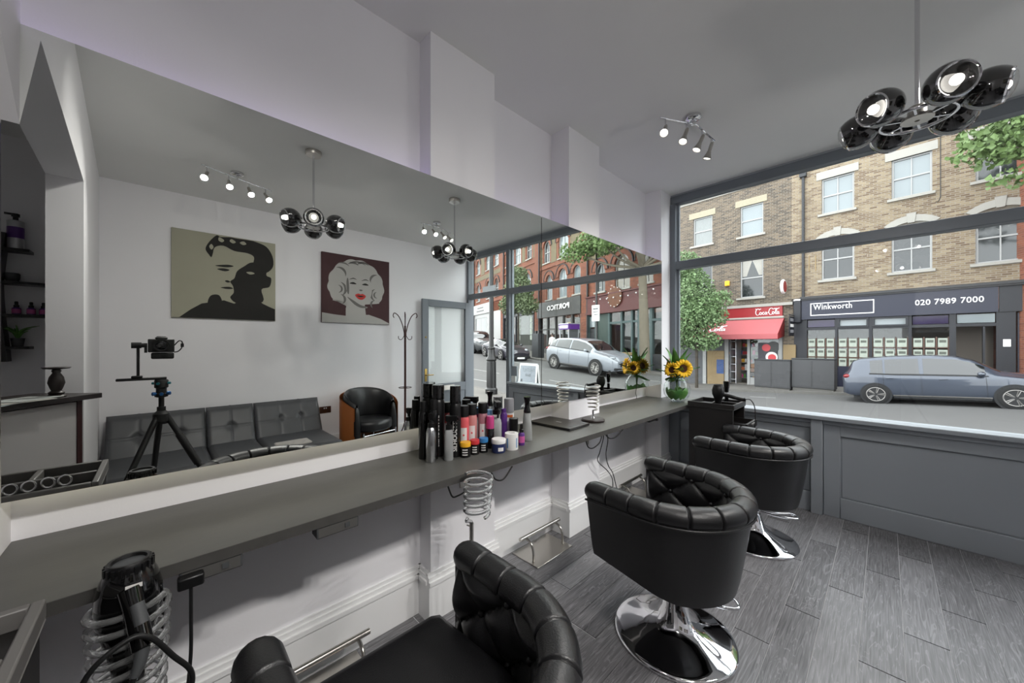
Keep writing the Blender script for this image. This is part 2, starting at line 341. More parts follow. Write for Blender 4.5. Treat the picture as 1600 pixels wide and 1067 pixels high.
# leaf runs along local +x from the hinge
fr = MB()
obj('stile', MB().box(0, .11, -.022, .022, .01, 2.11), m_frame, d1, bevel=.004); obj('stile', MB().box(.85, .96, -.022, .022, .01, 2.11), m_frame, d1, bevel=.004)
obj('rail', MB().box(.11, .85, -.022, .022, 2.0, 2.11), m_frame, d1, bevel=.004); obj('rail', MB().box(.11, .85, -.022, .022, .60, .74), m_frame, d1, bevel=.004)
obj('rail', MB().box(.11, .85, -.022, .022, .01, .22), m_frame, d1, bevel=.004); obj('panel', MB().box(.11, .85, -.010, .010, .22, .60), m_frame, d1)
obj('pane', MB().box(.11, .85, -.003, .003, .74, 2.0), m_pane, d1)
for sd in (-1, 1):
    h = obj('handle', MB().box(.885, .925, sd*.022, sd*.028, .80, 1.0).cyl((.905, sd*.028, .9), (.905, sd*.07, .9), .009, n=10).cyl((.905, sd*.065, .9), (.79, sd*.065, .9), .008, n=10), m_brass, d1, smooth=40)
obj('letter_plate', MB().ring([(.35,.63),(.62,.63),(.62,.71),(.35,.71)], [(.365,.645),(.605,.645),(.605,.695),(.365,.695)], -.03, -.022).box(.365,.605,-.026,-.022,.645,.695), m_steel, d1)
obj('lock', MB().lathe([(.015,0),(.012,.01),(0,.012)], 14, (.905,-.022,1.5), (0,-1,0)), m_brass, d1, smooth=40)
# ---------------------------------------------------------------- styling chairs
CW = .285; CA = .27; CLEN = 2*CA+pi*CW
def upath(t, off=0.0):            # U-shaped plan, open towards -x; returns point and outward normal
    s = t*CLEN
    if s < CA: p = V((-CA+s, -CW)); n = V((0, -1))
    elif s > CLEN-CA: p = V((-CA+(CLEN-s), CW)); n = V((0, 1))
    else:
        a = -pi/2+(s-CA)/CW; p = V((CW*cos(a), CW*sin(a))); n = V((cos(a), sin(a)))
    return p+n*off
def tuft(s, z):
    a = s/.115; b = (z-.50)/.085
    q = abs(sin(pi*(a+b)/2)*sin(pi*(a-b)/2))
    return .036*(q**.40)
def make_chair(label):
    t = thing('styling_chair', label, 'chair', group='black styling chairs')
    NZ = 8
    def zb0(x): return .375-.06*min(1, max(0, (x+CA)/.4))
    def outer(u, v):
        p0 = upath(u); z = lerp(zb0(p0.x), .705, v); p = upath(u, lerp(-.022, .040, v**.8)); return (p.x, p.y, z)
    def lining(u, v):
        z = lerp(.47, .705, v); k = min(1, min(u, 1-u)*CLEN/.03)*min(1, (1-v)*5)
        p = upath(u, -.028-tuft(u*CLEN-CLEN/2, z)*k); return (p.x, p.y, z)
    sh = MB().grid(outer, 90, NZ)
    sh.grid(lambda u, v: (lambda p, q: (p.x, p.y, zb0(q.x)))(upath(u, lerp(-.022, -.045, v)), upath(u)), 90, 2)
    for u in (0, 1):
        sh.grid(lambda a, v: (lambda p: (p.x-.001, p.y, lerp(zb0(-CA), .705, v)))(upath(u, lerp(lerp(-.022, .040, v**.8), -.03, a))), 4, NZ)
    obj('shell', sh, m_leather, t, smooth=50)
    obj('tufted_lining', MB().grid(lining, 190, 34), m_leather, t, smooth=60)
    npl = 13
    def roll(u, v):
        a = 2*pi*v; s = u*CLEN; e = min(u, 1-u)*CLEN
        ph = (s/CLEN*npl) % 1; d = min(ph, 1-ph)*CLEN/npl
        r = .045*(1-.20*math.exp(-(d/.0042)**2))
        if e < .03: r *= math.sqrt(max(0, 1-((.03-e)/.03)**2))*.98+.02
        uu = min(max((s-.0)/CLEN, 0), 1)
        p = upath(uu, .004+r*1.10*cos(a)); z = .692+r*sin(a)+.0015*sin(pi*ph)
        return (p.x-(0 if e > .03 else (.03-e)*.9), p.y, z)
    obj('rolled_rim', MB().grid(lambda v, u: roll(u, v), 16, 640, cu=True), m_leather, t, smooth=60)
    obj('piping', MB().tube([(*upath(i/80, .047), .660) for i in range(81)], .005, 6), m_leather, t, smooth=60)
    btn = None
    for i in range(-5, 6):
        for j in range(2):
            a = i+(j % 2); b = j
            if (a+b) % 2: continue
            s = a*.115
            z = .50+b*.085
            u = .5+s/CLEN
            if abs(u-.5) > .46: continue
            p = upath(u, -.033)
            if btn is None: btn = obj('button', MB().ball((0,0,0), .011, 10, 6), m_leather, t, smooth=60); btn.location = (p.x, p.y, z)
            else: copyof(btn, (p.x, p.y, z), t)
    for i in range(-5, 6):
        s = i*.115; u = .5+s/CLEN
        if abs(u-.5) > .46: continue
        p = upath(u, -.036); copyof(btn, (p.x, p.y, .585 if i % 2 else .67), t)
    def seat_out(k):
        pts = [(-.30, -.215+k), (-.315+k, -.19), (-.315+k, .19), (-.30, .215-k)]
        for i in range(13):
            a = pi/2-pi*i/12; pts.append((.0+(.235-k)*cos(a), (.235-k)*sin(a)))
        return pts
    st = MB()
    lv = [(.40,.03),(.41,.0),(.50,0),(.515,.010),(.522,.03),(.526,.07),(.528,.15)]
    rows = [[(p[0]*(1-k/.3), p[1]*(1-k/.3), z) for p in seat_out(0)] for z, k in lv]
    n = len(rows[0]); st.add([p for r in rows for p in r], [(j*n+i, j*n+(i+1) % n, (j+1)*n+(i+1) % n, (j+1)*n+i) for j in range(len(rows)-1) for i in range(n)]+[tuple(range((len(rows)-1)*n, len(rows)*n)), tuple(range(n-1, -1, -1))])
    obj('seat', st, m_leather, t, smooth=60)
    obj('seat_pan', MB().prism([(p[0]*.93, p[1]*.93) for p in seat_out(0)], .385, .402, 'xy'), m_black, t)
    obj('column', MB().lathe([(.036,.06),(.036,.29),(.030,.295),(.030,.41)], 28), m_chrome, t, smooth=40)
    obj('base', MB().lathe([(.268,0),(.272,.006),(.270,.014),(.262,.019),(.235,.026),(.19,.038),(.14,.055),(.10,.078),(.075,.11),(.06,.16),(.05,.19),(.04,.192)], 56), m_chrome, t, smooth=50)
    obj('pump_lever', MB().tube(spline([(.02,.035,.20),(.08,.09,.185),(.14,.15,.18),(.18,.19,.18),(.215,.185,.18),(.235,.15,.18),(.21,.115,.18),(.13,.07,.185),(.035,.02,.20)], 5), .007, 8), m_chrome, t, smooth=60)
    obj('column_collar', MB().lathe([(.044,.19),(.046,.195),(.046,.215),(.040,.222),(.036,.222)], 28), m_chrome, t, smooth=40)
    return t
ch = make_chair('black tufted tub styling chair cut off in the foreground, seat in view')
ch.location = (-.72, .445, 0); ch.rotation_euler = (0, 0, R(0))
dup(ch, (-.71, 1.77, 0), R(-2), 'black tufted tub styling chair in the middle, whole chrome base in view')
dup(ch, (-.665, 3.05, 0), R(-3), 'black tufted tub styling chair nearest the shop window')

# ---------------------------------------------------------------- chrome footrests on the floor
def make_footrest(label):
    t = thing('footrest', label, 'footrest', group='steel footrests below the counter')
    obj('plate', MB().box(-.115, .115, -.18, .18, 0, .006), m_steel, t, bevel=.002, seg=1)
    obj('bar', MB().cyl((-.02,-.20,.135), (-.02,.20,.135), .0125, n=16), m_steel, t, smooth=40)
    for s in (-1, 1): obj('leg', MB().tube(spline([(.05,s*.15,.004),(.05,s*.15,.06),(.03,s*.15,.11),(-.02,s*.15,.132)], 5), .008, 8), m_steel, t, smooth=60)
    return t
ft = make_footrest('low steel footrest under the counter in front of the nearest chair'); ft.location = (-1.56, .46, 0)
dup(ft, (-1.615, 1.86, 0), 0, 'low steel footrest between the two pilasters below the counter')
dup(ft, (-1.615, 3.12, 0), 0, 'low steel footrest in the bay near the window, mostly hidden by a chair')

# ---------------------------------------------------------------- pendants
m_bulb = mat('lit_bulb', (255,250,240), emit=9*LAMP, var=0)
m_lens = glass_pane('globe_lens', (.92,.92,.92), .8)
m_globe = mat('black_chrome', (14,14,15), .06, .0, var=.2, coat=1, spec=.9)
def lamp(name, kind, loc, energy, parent, size=.03, rot=None, spot=None, col=(1,.97,.93)):
    l = bpy.data.lights.new(name, kind); l.energy = energy*LAMP; l.color = col
    if kind == 'AREA': l.shape = 'DISK'; l.size = size; l.spread = spot or pi
    else: l.shadow_soft_size = size
    if spot and kind == 'SPOT': l.spot_size = spot; l.spot_blend = .6
    o = bpy.data.objects.new(name, l); C.objects.link(o); o.location = loc; o.parent = parent
    if rot is not None: o.rotation_euler = rot
    return o
def make_pendant(label, loc, rz):
    t = thing('pendant_lamp', label, 'lamp', loc, rz, 'six-globe pendant lamps')
    zr = -.625
    obj('canopy', MB().lathe([(.06,0),(.06,-.028),(.055,-.036),(0,-.036)], 32), m_steel, t, smooth=40)
    obj('rod', MB().cyl((0,0,-.03), (0,0,zr+.03), .008, n=12), m_chrome, t, smooth=40)
    obj('hub', MB().lathe([(.012,zr+.06),(.03,zr+.05),(.03,zr+.012),(.05,zr+.006),(.05,zr-.006),(.008,zr-.008),(.008,zr-.002),(0,zr-.002)], 28), m_steel, t, smooth=40)
    obj('ring', MB().tube([(.112*cos(2*pi*i/48), .112*sin(2*pi*i/48), zr) for i in range(48)], .007, 8, True), m_chrome, t, smooth=60)
    for k in range(6):
        a = 2*pi*k/6+pi/6; obj('spoke', MB().box(.04, .115, -.004, .004, zr-.004, zr+.004), m_chrome, t).rotation_euler = (0, 0, a)
    for k in range(6):
        a = 2*pi*k/6; d = V((cos(a)*cos(R(14)), sin(a)*cos(R(14)), -sin(R(14)))); c = V((.185*cos(a), .185*sin(a), zr+.028))
        rr = .073; prof = [(.012,-.088),(.016,-.082)]
        prof += [(rr*sin(q), -rr*cos(q)*1.06) for q in [pi*(.08+.62*i/13) for i in range(14)]]
        prof += [(rr*sin(pi*.70)-.004, rr*.62), (.040, rr*.50), (.02, rr*.34), (0, rr*.32)]
        g = obj('globe', MB().lathe(prof, 28, c, d), m_globe, t, smooth=40)
        obj('lens_ring', MB().lathe([(rr*sin(pi*.70)-.001, .041),(rr*sin(pi*.70)+.003, .045),(rr*sin(pi*.70)-.001, .050),(rr*sin(pi*.70)-.006, .046)], 28, c, d, True), m_chrome, g, smooth=50)
        obj('lens', MB().lathe([(rr*sin(pi*.70)-.003, .048),(.04, .060),(.02,.066),(0,.068)], 28, c, d), m_lens, g, smooth=60)
        obj('bulb', MB().ball(c+d*.036, .019, 14, 8), m_bulb, g, smooth=60)
        obj('arm', MB().cyl((.112*cos(a), .112*sin(a), zr), c-d*.07, .007, n=8), m_chrome, t, smooth=40)
        lamp('bulb_light', 'AREA', c+d*.0565, PEND_E, t, .024, V((0,0,-1)).rotation_difference(d).to_euler(), R(150))
    return t
PEND_E = 2.0
make_pendant('black six-globe pendant lamp in front of the shop window', (.095, 2.31, HC), R(-6))
make_pendant('black six-globe pendant lamp seen only in the mirror between the two pictures', (.09, .905, HC), R(15))

# ---------------------------------------------------------------- ceiling spot bars
m_spotface = mat('lit_spot_glass', (255,252,245), emit=4*LAMP, var=0)
def make_spots(label, loc, pts, aims, E, beam=75):
    t = thing('spot_bar', label, 'spotlight', loc, 0, 'four-lamp ceiling spot bars')
    obj('canopy', MB().lathe([(.05,0),(.05,-.018),(.04,-.026),(.012,-.028),(.012,-.06),(0,-.062)], 28), m_chrome, t, smooth=40)
    bp = [V((p[0]-loc[0], p[1]-loc[1], -.055)) for p in pts]
    obj('bar', MB().tube(bp, .006, 8), m_chrome, t, smooth=30)
    L1 = (bp[1]-bp[0]); L2 = (bp[2]-bp[1])
    for k, (b, d) in enumerate(((bp[0]+L1*.14, aims[0]), (bp[0]+L1*.72, aims[1]), (bp[1]+L2*.3, aims[2]), (bp[1]+L2*.8, aims[3]))):
        d = V(d).normalized(); h = obj('spot_head', MB().lathe([(0,-.075),(.011,-.074),(.013,-.06),(.013,-.01),(.016,-.008),(.016,0),(.018,.004),(.029,.038),(.029,.042),(.026,.042),(.022,.03),(0,.028)], 22, b+V((0,0,-.06))+d*.05, d), m_steel, t, smooth=40)
        obj('stem', MB().cyl(b, b+V((0,0,-.062)), .005, n=8), m_chrome, h, smooth=40)
        obj('spot_glass', MB().lathe([(.0255,.036),(.012,.041),(0,.042)], 22, b+V((0,0,-.06))+d*.05, d), m_spotface, h, smooth=60)
        q = V((0,0,-1)).rotation_difference(d).to_euler()
        lamp('spot_light', 'AREA', b+V((0,0,-.06))+d*.0935, E, t, .046, q, R(beam))
SPOT_E = 2.8; FAR_E = 5.5
make_spots('bent chrome spot bar with four lamps on the ceiling near the window', (-.93, 2.66, HC), [(-1.056,2.42),(-.917,2.68),(-.894,2.99)], [(.15,-.62,-.72),(-.1,-.4,-.85),(-.3,-.25,-.85),(-.3,.0,-.9)], SPOT_E)
make_spots('bent chrome spot bar seen in the mirror above the left picture', (.985, .51, HC), [(.86,.25),(.985,.52),(1.085,.80)], [(-.70,-.25,-.72),(-.70,0,-.74),(-.68,.1,-.76),(-.70,.2,-.72)], FAR_E, 85)
make_spots('bent chrome spot bar seen in the mirror beside the farther pendant lamp', (.875, 2.58, HC), [(.895,2.36),(.88,2.6),(1.0,2.88)], [(-.70,-.25,-.72),(-.70,0,-.74),(-.68,.1,-.76),(-.70,.2,-.72)], FAR_E, 85)


make_spots('unseen bent chrome spot bar added above the nearest styling chair to brighten the far wall', (-.90, .52, HC), [(-1.02,.27),(-.90,.53),(-.83,.82)], [(.72,-.15,-.55),(.75,.1,-.55),(.7,.3,-.6),(.6,.5,-.6)], 4.5, 105)  # unseen fourth bar, completes the layout; added and aimed to brighten the far wall

# ---------------------------------------------------------------- sofa
t = thing('sofa', 'low black vinyl sofa with three buttoned back panels along the far wall', 'sofa', (1.95, .54, 0))
def cushion(y0, y1, dimples, name):
    W = y1-y0
    def fn(u, v, side):
        y = y0+W*u; h = .40*v
        e = min(u*W, (1-u)*W, v*.40, (1-v)*.40); th = .05*math.sqrt(max(0, min(1, e/.04)*(2-min(1, e/.04))))
        d = 0
        if side:
            for (a, b) in dimples:
                q = math.hypot((u-a)*W, (v-b)*.40); d += .03*math.exp(-(q/.035)**2)
                d += .010*math.exp(-((u-a)*W/.006)**2)
            d += .010*math.exp(-((v-.52)*.40/.006)**2)
        th = th-d if side else -th*.6
        return (-.02-.22*(1-v)-th*.95-.02, y, .31+h-th*.25)
    m = MB().grid(lambda u, v: fn(u, v, 1), 60, 40).grid(lambda u, v: fn(u, v, 0), 60, 40)
    o = obj('back_panel', m, m_leather2, t, smooth=70)
    for a, b in dimples:
        p = fn(a, b, 1); obj('button', MB().ball((p[0]-.002, p[1], p[2]), .011, 10, 6), m_leather2, o, smooth=60)
cushion(-.905, -.195, [(.3,.52),(.72,.52)], 'a'); cushion(-.19, .225, [(.5,.52)], 'b'); cushion(.23, .91, [(.36,.56),(.68,.56)], 'c')
for a, b in ((-.905, -.195), (-.19, .225), (.23, .905)):
    obj('seat_section', MB().box(-1.02, -.22, a, b, .20, .35), m_leather2, t, bevel=.045, seg=4)
obj('base_frame', MB().box(-.98, -.10, -.88, .88, .12, .20), m_black, t)
for sx in (-.9, -.18):
    for sy in (-.8, .8): obj('leg', MB().cyl((sx,sy,0), (sx,sy,.12), .02, .024, 12), m_chrome, t, smooth=40)
tag(obj('magazine', MB().box(-.11,.11,-.15,.15,0,.004).box(-.10,.115,-.14,.16,.004,.008), mat('magazine_paper', (190,185,180), .5, var=.3, vs=20)), 'open pale magazine lying on the sofa seat', 'magazine').location = (1.15, 1.0, .351)

# ---------------------------------------------------------------- tub chair
m_wood = mat('orange_beech', (168,100,52), .45, var=.2, vs=5, stretch=(1,1,.2))
t = thing('tub_chair', 'black leather tub chair with orange wooden outer shell beside the sofa', 'chair', (1.56, 2.0, 0), R(-12))
def tubp(u, off):
    a = lerp(-R(118), R(118), u); return V(((.29+off)*cos(a)+.02, (.33+off)*sin(a)))
def topz(u): return .79-.17*abs(2*u-1)**2.2
obj('shell', MB().grid(lambda u, v: (*tubp(u, .045), lerp(.03, topz(u)-.03, v)), 60, 6).grid(lambda u, v: (*tubp(u, .025), lerp(.03, topz(u)-.03, v)), 60, 6, flip=True), m_wood, t, smooth=40)
obj('upholstery', MB().grid(lambda v, u: (lambda a, r: (*tubp(u, r*cos(a)*.045-.02), lerp(.30, topz(u)-.02, (sin(a)+1)/2)+(.03*sin(a) if sin(a) > 0 else 0)))(2*pi*v, 1), 20, 70, cu=True), m_leather, t, smooth=60)
for u in (0, 1):
    p = tubp(u, -.02); obj('front_edge', MB().ball((p.x-.0, p.y, .34), .05, 14, 10, (1, 1, 5.2)), m_leather, t, smooth=60)
obj('seat', MB().lathe([(.0,.28),(.24,.28),(.268,.30),(.272,.36),(.262,.40),(.235,.415),(.12,.425),(0,.428)], 40), m_leather, t, smooth=50)
for sx, sy in ((-.2,-.24),(-.2,.24),(.22,-.2),(.22,.2)): obj('leg', MB().cyl((sx,sy,0),(sx,sy,.28),.014,n=12), m_chrome, t, smooth=40)
obj('front_rail', MB().cyl((-.2,-.24,.24),(-.2,.24,.24),.01,n=10), m_chrome, t, smooth=40)

# ---------------------------------------------------------------- coat stand
m_cst = mat('dark_cherry', (62,34,30), .4, var=.2)
t = thing('coat_stand', 'slim dark coat stand with curled hooks beside the open door', 'coat stand', (1.76, 2.6, 0))
obj('pole', MB().lathe([(.016,.05),(.016,1.5),(.02,1.52),(.02,1.56),(.014,1.58),(.014,1.66),(0,1.67)], 14), m_cst, t, smooth=40)
for k in range(4):
    a = pi/2*k+.5; c, s = cos(a), sin(a)
    f = lambda pts: [(c*r, s*r, z) for r, z in pts]
    obj('hook', MB().tube(spline(f([(.012,1.55),(.04,1.68),(.09,1.80),(.15,1.85),(.17,1.81),(.155,1.78)]), 5), .007, 7), m_cst, t, smooth=60)
    obj('lower_hook', MB().tube(spline(f([(.012,1.52),(.05,1.46),(.09,1.47),(.095,1.51)]), 5), .005, 6), m_cst, t, smooth=60)
    obj('foot', MB().tube(spline(f([(.012,.22),(.06,.10),(.18,.06),(.24,.01)]), 5), .009, 7), m_cst, t, smooth=60)
obj('umbrella_ring', MB().tube([(.09*cos(2*pi*i/30), .09*sin(2*pi*i/30), .75) for i in range(30)], .005, 6, True).cyl((-.09,0,.75),(.09,0,.75),.004,n=6), m_cst, t, smooth=60)

# ---------------------------------------------------------------- pictures (generic stencil portraits)
m_cv1 = mat('canvas_beige', (168,166,148), .8, var=.06, vs=4, bump=.05, bs=400)
m_ink = mat('stencil_black', (38,37,35), .8, var=.1)
m_cv2 = mat('canvas_maroon', (74,50,52), .8, var=.06, bump=.05, bs=400)
m_pgrey = mat('stencil_pale_grey', (182,180,176), .8, var=.05)
m_pmid = mat('stencil_mid_grey', (112,110,108), .8, var=.08)
m_lip = mat('stencil_red', (196,62,58), .7, var=.08)
# canvas local frame: x to the right as seen from the room (towards -y), z up, front at -y; mounted facing -x
def canvas(label, y0, y1, z0, z1, mt):
    t = thing('wall_picture', label, 'picture', (1.984, (y0+y1)/2, z0), -pi/2, 'square canvas portraits')
    w = (y1-y0)/2; obj('canvas', MB().box(-w, w, -.03, 0, 0, z1-z0), mt, t, bevel=.003, seg=1); return t
def shape(t, name, pts, mt, lay, smooth=6):
    P = [(p.x, p.y) for p in spline([(a, b, 0) for a, b in pts], smooth, True)] if smooth else pts
    obj(name, MB().prism(P, -.0301-.0006*lay, -.0301-.0006*(lay-1)), mt, t)
p1 = canvas('beige square canvas with a black stencil portrait of a man', .08, 1.0, 1.672, 2.605, m_cv1)
# seen in the mirror the picture is flipped; these are real-side coordinates (u from -.46 to .46, v 0 to .93)
def sm(P): return [(max(-.458, min(.458, a*1.22+.035)), min(.924, .2+(b-.2)*1.03)) for a, b in P]
shape(p1, 'jacket', [(-.455,.002),(-.455,.14),(-.40,.165),(-.33,.20),(-.28,.25),(-.18,.24),(-.06,.18),(.03,.21),(.10,.19),(.22,.16),(.31,.09),(.40,.002)], m_ink, 1, 0)
shape(p1, 'collar', sm([(.01,.17),(.03,.26),(.09,.25),(.11,.16),(.06,.13)]), m_ink, 2, 4)
shape(p1, 'face_shadow', sm([(-.30,.22),(-.29,.36),(-.355,.40),(-.37,.50),(-.33,.53),(-.33,.62),(-.22,.66),(-.15,.60),(-.10,.54),(-.08,.46),(-.05,.42),(-.07,.37),(-.075,.30),(-.05,.24),(-.12,.18)]), m_ink, 3, 4)
shape(p1, 'hair', sm([(-.33,.56),(-.385,.64),(-.38,.76),(-.33,.86),(-.25,.895),(-.20,.915),(-.10,.90),(-.05,.92),(.02,.89),(.05,.90),(.10,.82),(.125,.74),(.10,.68),(.085,.66),(.075,.70),(.06,.77),(.0,.80),(-.08,.76),(-.18,.755),(-.23,.72),(-.225,.63),(-.27,.58)]), m_ink, 4, 4)
for P in ([(.03,.885),(-.005,.86),(.01,.835),(.035,.85)], [(-.06,.885),(-.09,.86),(-.07,.84),(-.045,.86)], [(-.15,.88),(-.17,.855),(-.145,.84),(-.12,.86)], [(.085,.80),(.07,.77),(.085,.74),(.10,.77)]): shape(p1, 'hair_lock', sm(P), m_cv1, 5, 4)
shape(p1, 'brow', sm([(.06,.575),(-.03,.60),(-.075,.59),(-.02,.57)]), m_ink, 4, 4)
shape(p1, 'eye', sm([(.045,.54),(0,.555),(-.045,.545),(-.01,.525)]), m_ink, 4, 4)
shape(p1, 'eye_light', sm([(-.17,.54),(-.21,.55),(-.235,.535),(-.20,.52)]), m_cv1, 5, 4)
shape(p1, 'mouth', sm([(.02,.345),(-.04,.36),(-.07,.345),(-.03,.335)]), m_ink, 4, 4)
shape(p1, 'nostril', sm([(-.01,.42),(-.03,.43),(-.05,.415),(-.03,.405)]), m_ink, 4, 4)
p2 = canvas('maroon square canvas with a pale stencil portrait of a woman with red lips', 1.515, 2.445, 1.68, 2.61, m_cv2)
shape(p2, 'shoulders', [(-.462,.002),(-.46,.02),(-.33,.08),(-.16,.13),(0,.12),(.16,.10),(.30,.11),(.46,.13),(.462,.002)], m_pgrey, 1, 0)
hp = []
for k in range(44):
    a = -2.3+4.6*k/43; r = 1+.045*abs(sin(k*.72)); hp.append((.005+.375*r*sin(a), .50+.385*r*cos(a)*(.98 if cos(a) > 0 else .8)))
shape(p2, 'hair', hp+[(-.14,.24),(0,.21),(.14,.24)], m_pgrey, 2, 3)
def crescent(cx, cy, r, a0, a1, w_): return [(cx+(r+w_*sin(pi*i/7))*cos(lerp(a0,a1,i/7)), cy+(r+w_*sin(pi*i/7))*sin(lerp(a0,a1,i/7))) for i in range(8)]+[(cx+(r-w_*sin(pi*i/7))*cos(lerp(a0,a1,i/7)), cy+(r-w_*sin(pi*i/7))*sin(lerp(a0,a1,i/7))) for i in range(6, 0, -1)]
for cx, cy, r, a0, a1, w_ in ((.26,.46,.10,1.9,4.2,.018),(.26,.46,.05,1.6,4.6,.012),(.25,.66,.09,1.2,3.4,.016),(.20,.70,.12,1.0,2.4,.010),(-.28,.42,.09,-1.2,1.2,.018),(-.28,.42,.045,-1.6,1.4,.012),(-.27,.62,.09,-.4,1.7,.016),(-.08,.74,.12,.7,2.3,.016),(.06,.74,.10,.8,2.4,.014),(.0,.66,.20,.9,2.2,.010),(.24,.32,.07,1.8,4.2,.016),(-.25,.28,.06,-.9,1.4,.014)):
    shape(p2, 'hair_shade', crescent(cx, cy, r, a0, a1, w_), m_pmid, 3, 2)
shape(p2, 'neck', [(-.12,.09),(-.10,.26),(-.02,.32),(.14,.28),(.16,.20),(.16,.09)], m_pgrey, 4, 0)
shape(p2, 'face', [(.13,.66),(.0,.71),(-.14,.66),(-.20,.54),(-.19,.40),(-.12,.28),(-.02,.25),(.08,.31),(.14,.42),(.16,.55)], m_pgrey, 5, 5)
shape(p2, 'jaw_shade', [(.14,.36),(.04,.26),(-.06,.22),(-.14,.24),(-.04,.262),(.06,.32)], m_pmid, 6, 4)
shape(p2, 'cheek_shade', [(.15,.58),(.13,.62),(.115,.50),(.12,.40),(.145,.44)], m_pmid, 6, 4)
for ex in (.06, -.11):
    shape(p2, 'brow', [(ex+.06,.60),(ex,.63),(ex-.05,.61),(ex,.618)], m_ink, 6, 4)
    shape(p2, 'eye', [(ex+.05,.55),(ex,.572),(ex-.045,.55),(ex,.543)], m_ink, 6, 4)
shape(p2, 'nose_shade', [(-.02,.47),(-.045,.455),(-.07,.47),(-.045,.48)], m_pmid, 6, 4)
shape(p2, 'lips', [(.035,.395),(-.01,.42),(-.04,.412),(-.07,.42),(-.115,.39),(-.08,.345),(-.04,.335),(0,.35)], m_lip, 6, 4)
shape(p2, 'mouth_line', [(.015,.388),(-.04,.392),(-.09,.386),(-.04,.372)], m_ink, 7, 4)

t = thing('wall_socket', 'brown metal double socket on the far wall by the sofa end', 'socket', (1.984, 1.566, .48))
obj('plate', MB().box(-.008, 0, -.073, .073, 0, .086), mat('antique_copper', (92,66,52), .35, .7, var=.2), t, bevel=.003)
for s in (-1, 1):
    obj('socket_holes', MB().box(-.009, -.008, s*.036-.004, s*.036+.004, .052, .062).box(-.009,-.008,s*.036-.013,s*.036-.006,.026,.032).box(-.009,-.008,s*.036+.006,s*.036+.013,.026,.032), m_black, t)
    obj('switch', MB().box(-.012, -.008, s*.012-.006, s*.012+.006, .055, .072), m_white, t)

# ---------------------------------------------------------------- tripod and camera (stand where the picture was taken; seen in the mirror)
m_cam = mat('camera_black', (18,18,19), .5, var=.15, bump=.05, bs=400)
m_blue = mat('anodised_blue', (45,95,150), .3, .6, var=.1)
m_teal = mat('anodised_teal', (60,140,150), .3, .6, var=.1)
m_lensg = mat('front_element', (6,7,12), .02, coat=1, var=0)
t = thing('tripod', 'black camera tripod with blue-knobbed head reflected in the mirror', 'tripod', (.075, .005, 0))
obj('centre_column', MB().lathe([(.014,.88),(.014,1.05),(.024,1.052),(.024,1.06)], 16), m_cam, t, smooth=40)
obj('shoulder', MB().lathe([(.03,.88),(.045,.90),(.042,.945),(.022,.965),(.022,.99)], 18), m_cam, t, smooth=40)
for k, a in enumerate((R(228), R(112), R(350))):
    c, s = cos(a), sin(a); lg = obj('leg', MB().cyl((.03*c,.03*s,.925), (.26*c,.26*s,.46), .0165, .0155, 12), m_cam, t, smooth=40)
    obj('lower_leg', MB().cyl((.255*c,.255*s,.47), (.482*c,.482*s,.008), .012, .011, 12), m_cam, lg, smooth=40)
    obj('leg_lock', MB().cyl((.25*c,.25*s,.48), (.275*c,.275*s,.43), .0195, n=12), m_black, lg, smooth=40)
    obj('foam_grip', MB().cyl((.09*c,.09*s,.805), (.19*c,.19*s,.60), .0215, n=12), m_cable, lg, smooth=40) if k == 1 else None
    obj('foot', MB().ball((.485*c,.485*s,.014), .014, 10, 8), m_cable, lg, smooth=60)
hd = obj('head', MB().lathe([(.032,1.055),(.034,1.075),(.026,1.08),(.026,1.11),(.034,1.115),(.034,1.16),(.03,1.165)], 24), m_cam, t, smooth=40)
for k in range(6):
    a = pi/3*k; obj('knob', MB().cyl((.03*cos(a),.03*sin(a),1.075), (.048*cos(a),.048*sin(a),1.075), .010, n=10), m_blue, hd, smooth=40)
for k in range(4):
    a = pi/2*k+.4; obj('knob', MB().cyl((.03*cos(a),.03*sin(a),1.142), (.047*cos(a),.047*sin(a),1.142), .008, n=10), m_teal, hd, smooth=40)
obj('rail', MB().box(-.016, .016, -.20, .025, 1.166, 1.182).box(-.02, .02, -.135, -.085, 1.182, 1.196), m_cam, t, bevel=.003, seg=1)
obj('upright', MB().box(-.012, .012, -.112, -.098, 1.19, 1.40), m_cam, t, bevel=.003, seg=1)
obj('rotator', MB().cyl((0,-.135,1.387), (0,-.09,1.387), .019, n=18).cyl((0,-.09,1.387),(0,-.066,1.387), .014, n=18).box(-.012,.012,-.078,-.064,1.34,1.40), m_black, t, smooth=40)
t = thing('camera_body', 'black camera with wide round lens on the tripod, reflected in the mirror', 'camera', (.075, .005, 1.387))
obj('body', MB().box(-.018, .040, -.062, .062, -.045, .040).box(-.02,.045,-.03,.03,.04,.052), m_cam, t, bevel=.012, seg=3)
obj('battery_grip', MB().box(-.015, .040, -.048, .06, -.088, -.047), m_cam, t, bevel=.008)
obj('lens', MB().lathe([(.034,.012),(.036,.03),(.041,.034),(.041,.052),(.037,.053),(.034,.046)], 32, (0,0,0), (-1,0,0)), m_cam, t, smooth=40)
obj('front_element', MB().lathe([(.034,.040),(.028,.046),(.015,.050),(0,.0515)], 32, (0,0,0), (-1,0,0)), m_lensg, t, smooth=60)
obj('viewfinder', MB().box(-.012, .045, -.024, .024, .038, .058), m_cam, t, bevel=.006)
obj('cable', MB().tube(spline([(.01,.062,.0),(.0,.085,.03),(.01,.10,.02),(.01,.098,-.015),(.01,.08,-.04),(.01,.06,-.045)], 6), .0035, 6).box(0,.02,.092,.108,-.012,.012), m_black, t, smooth=60)
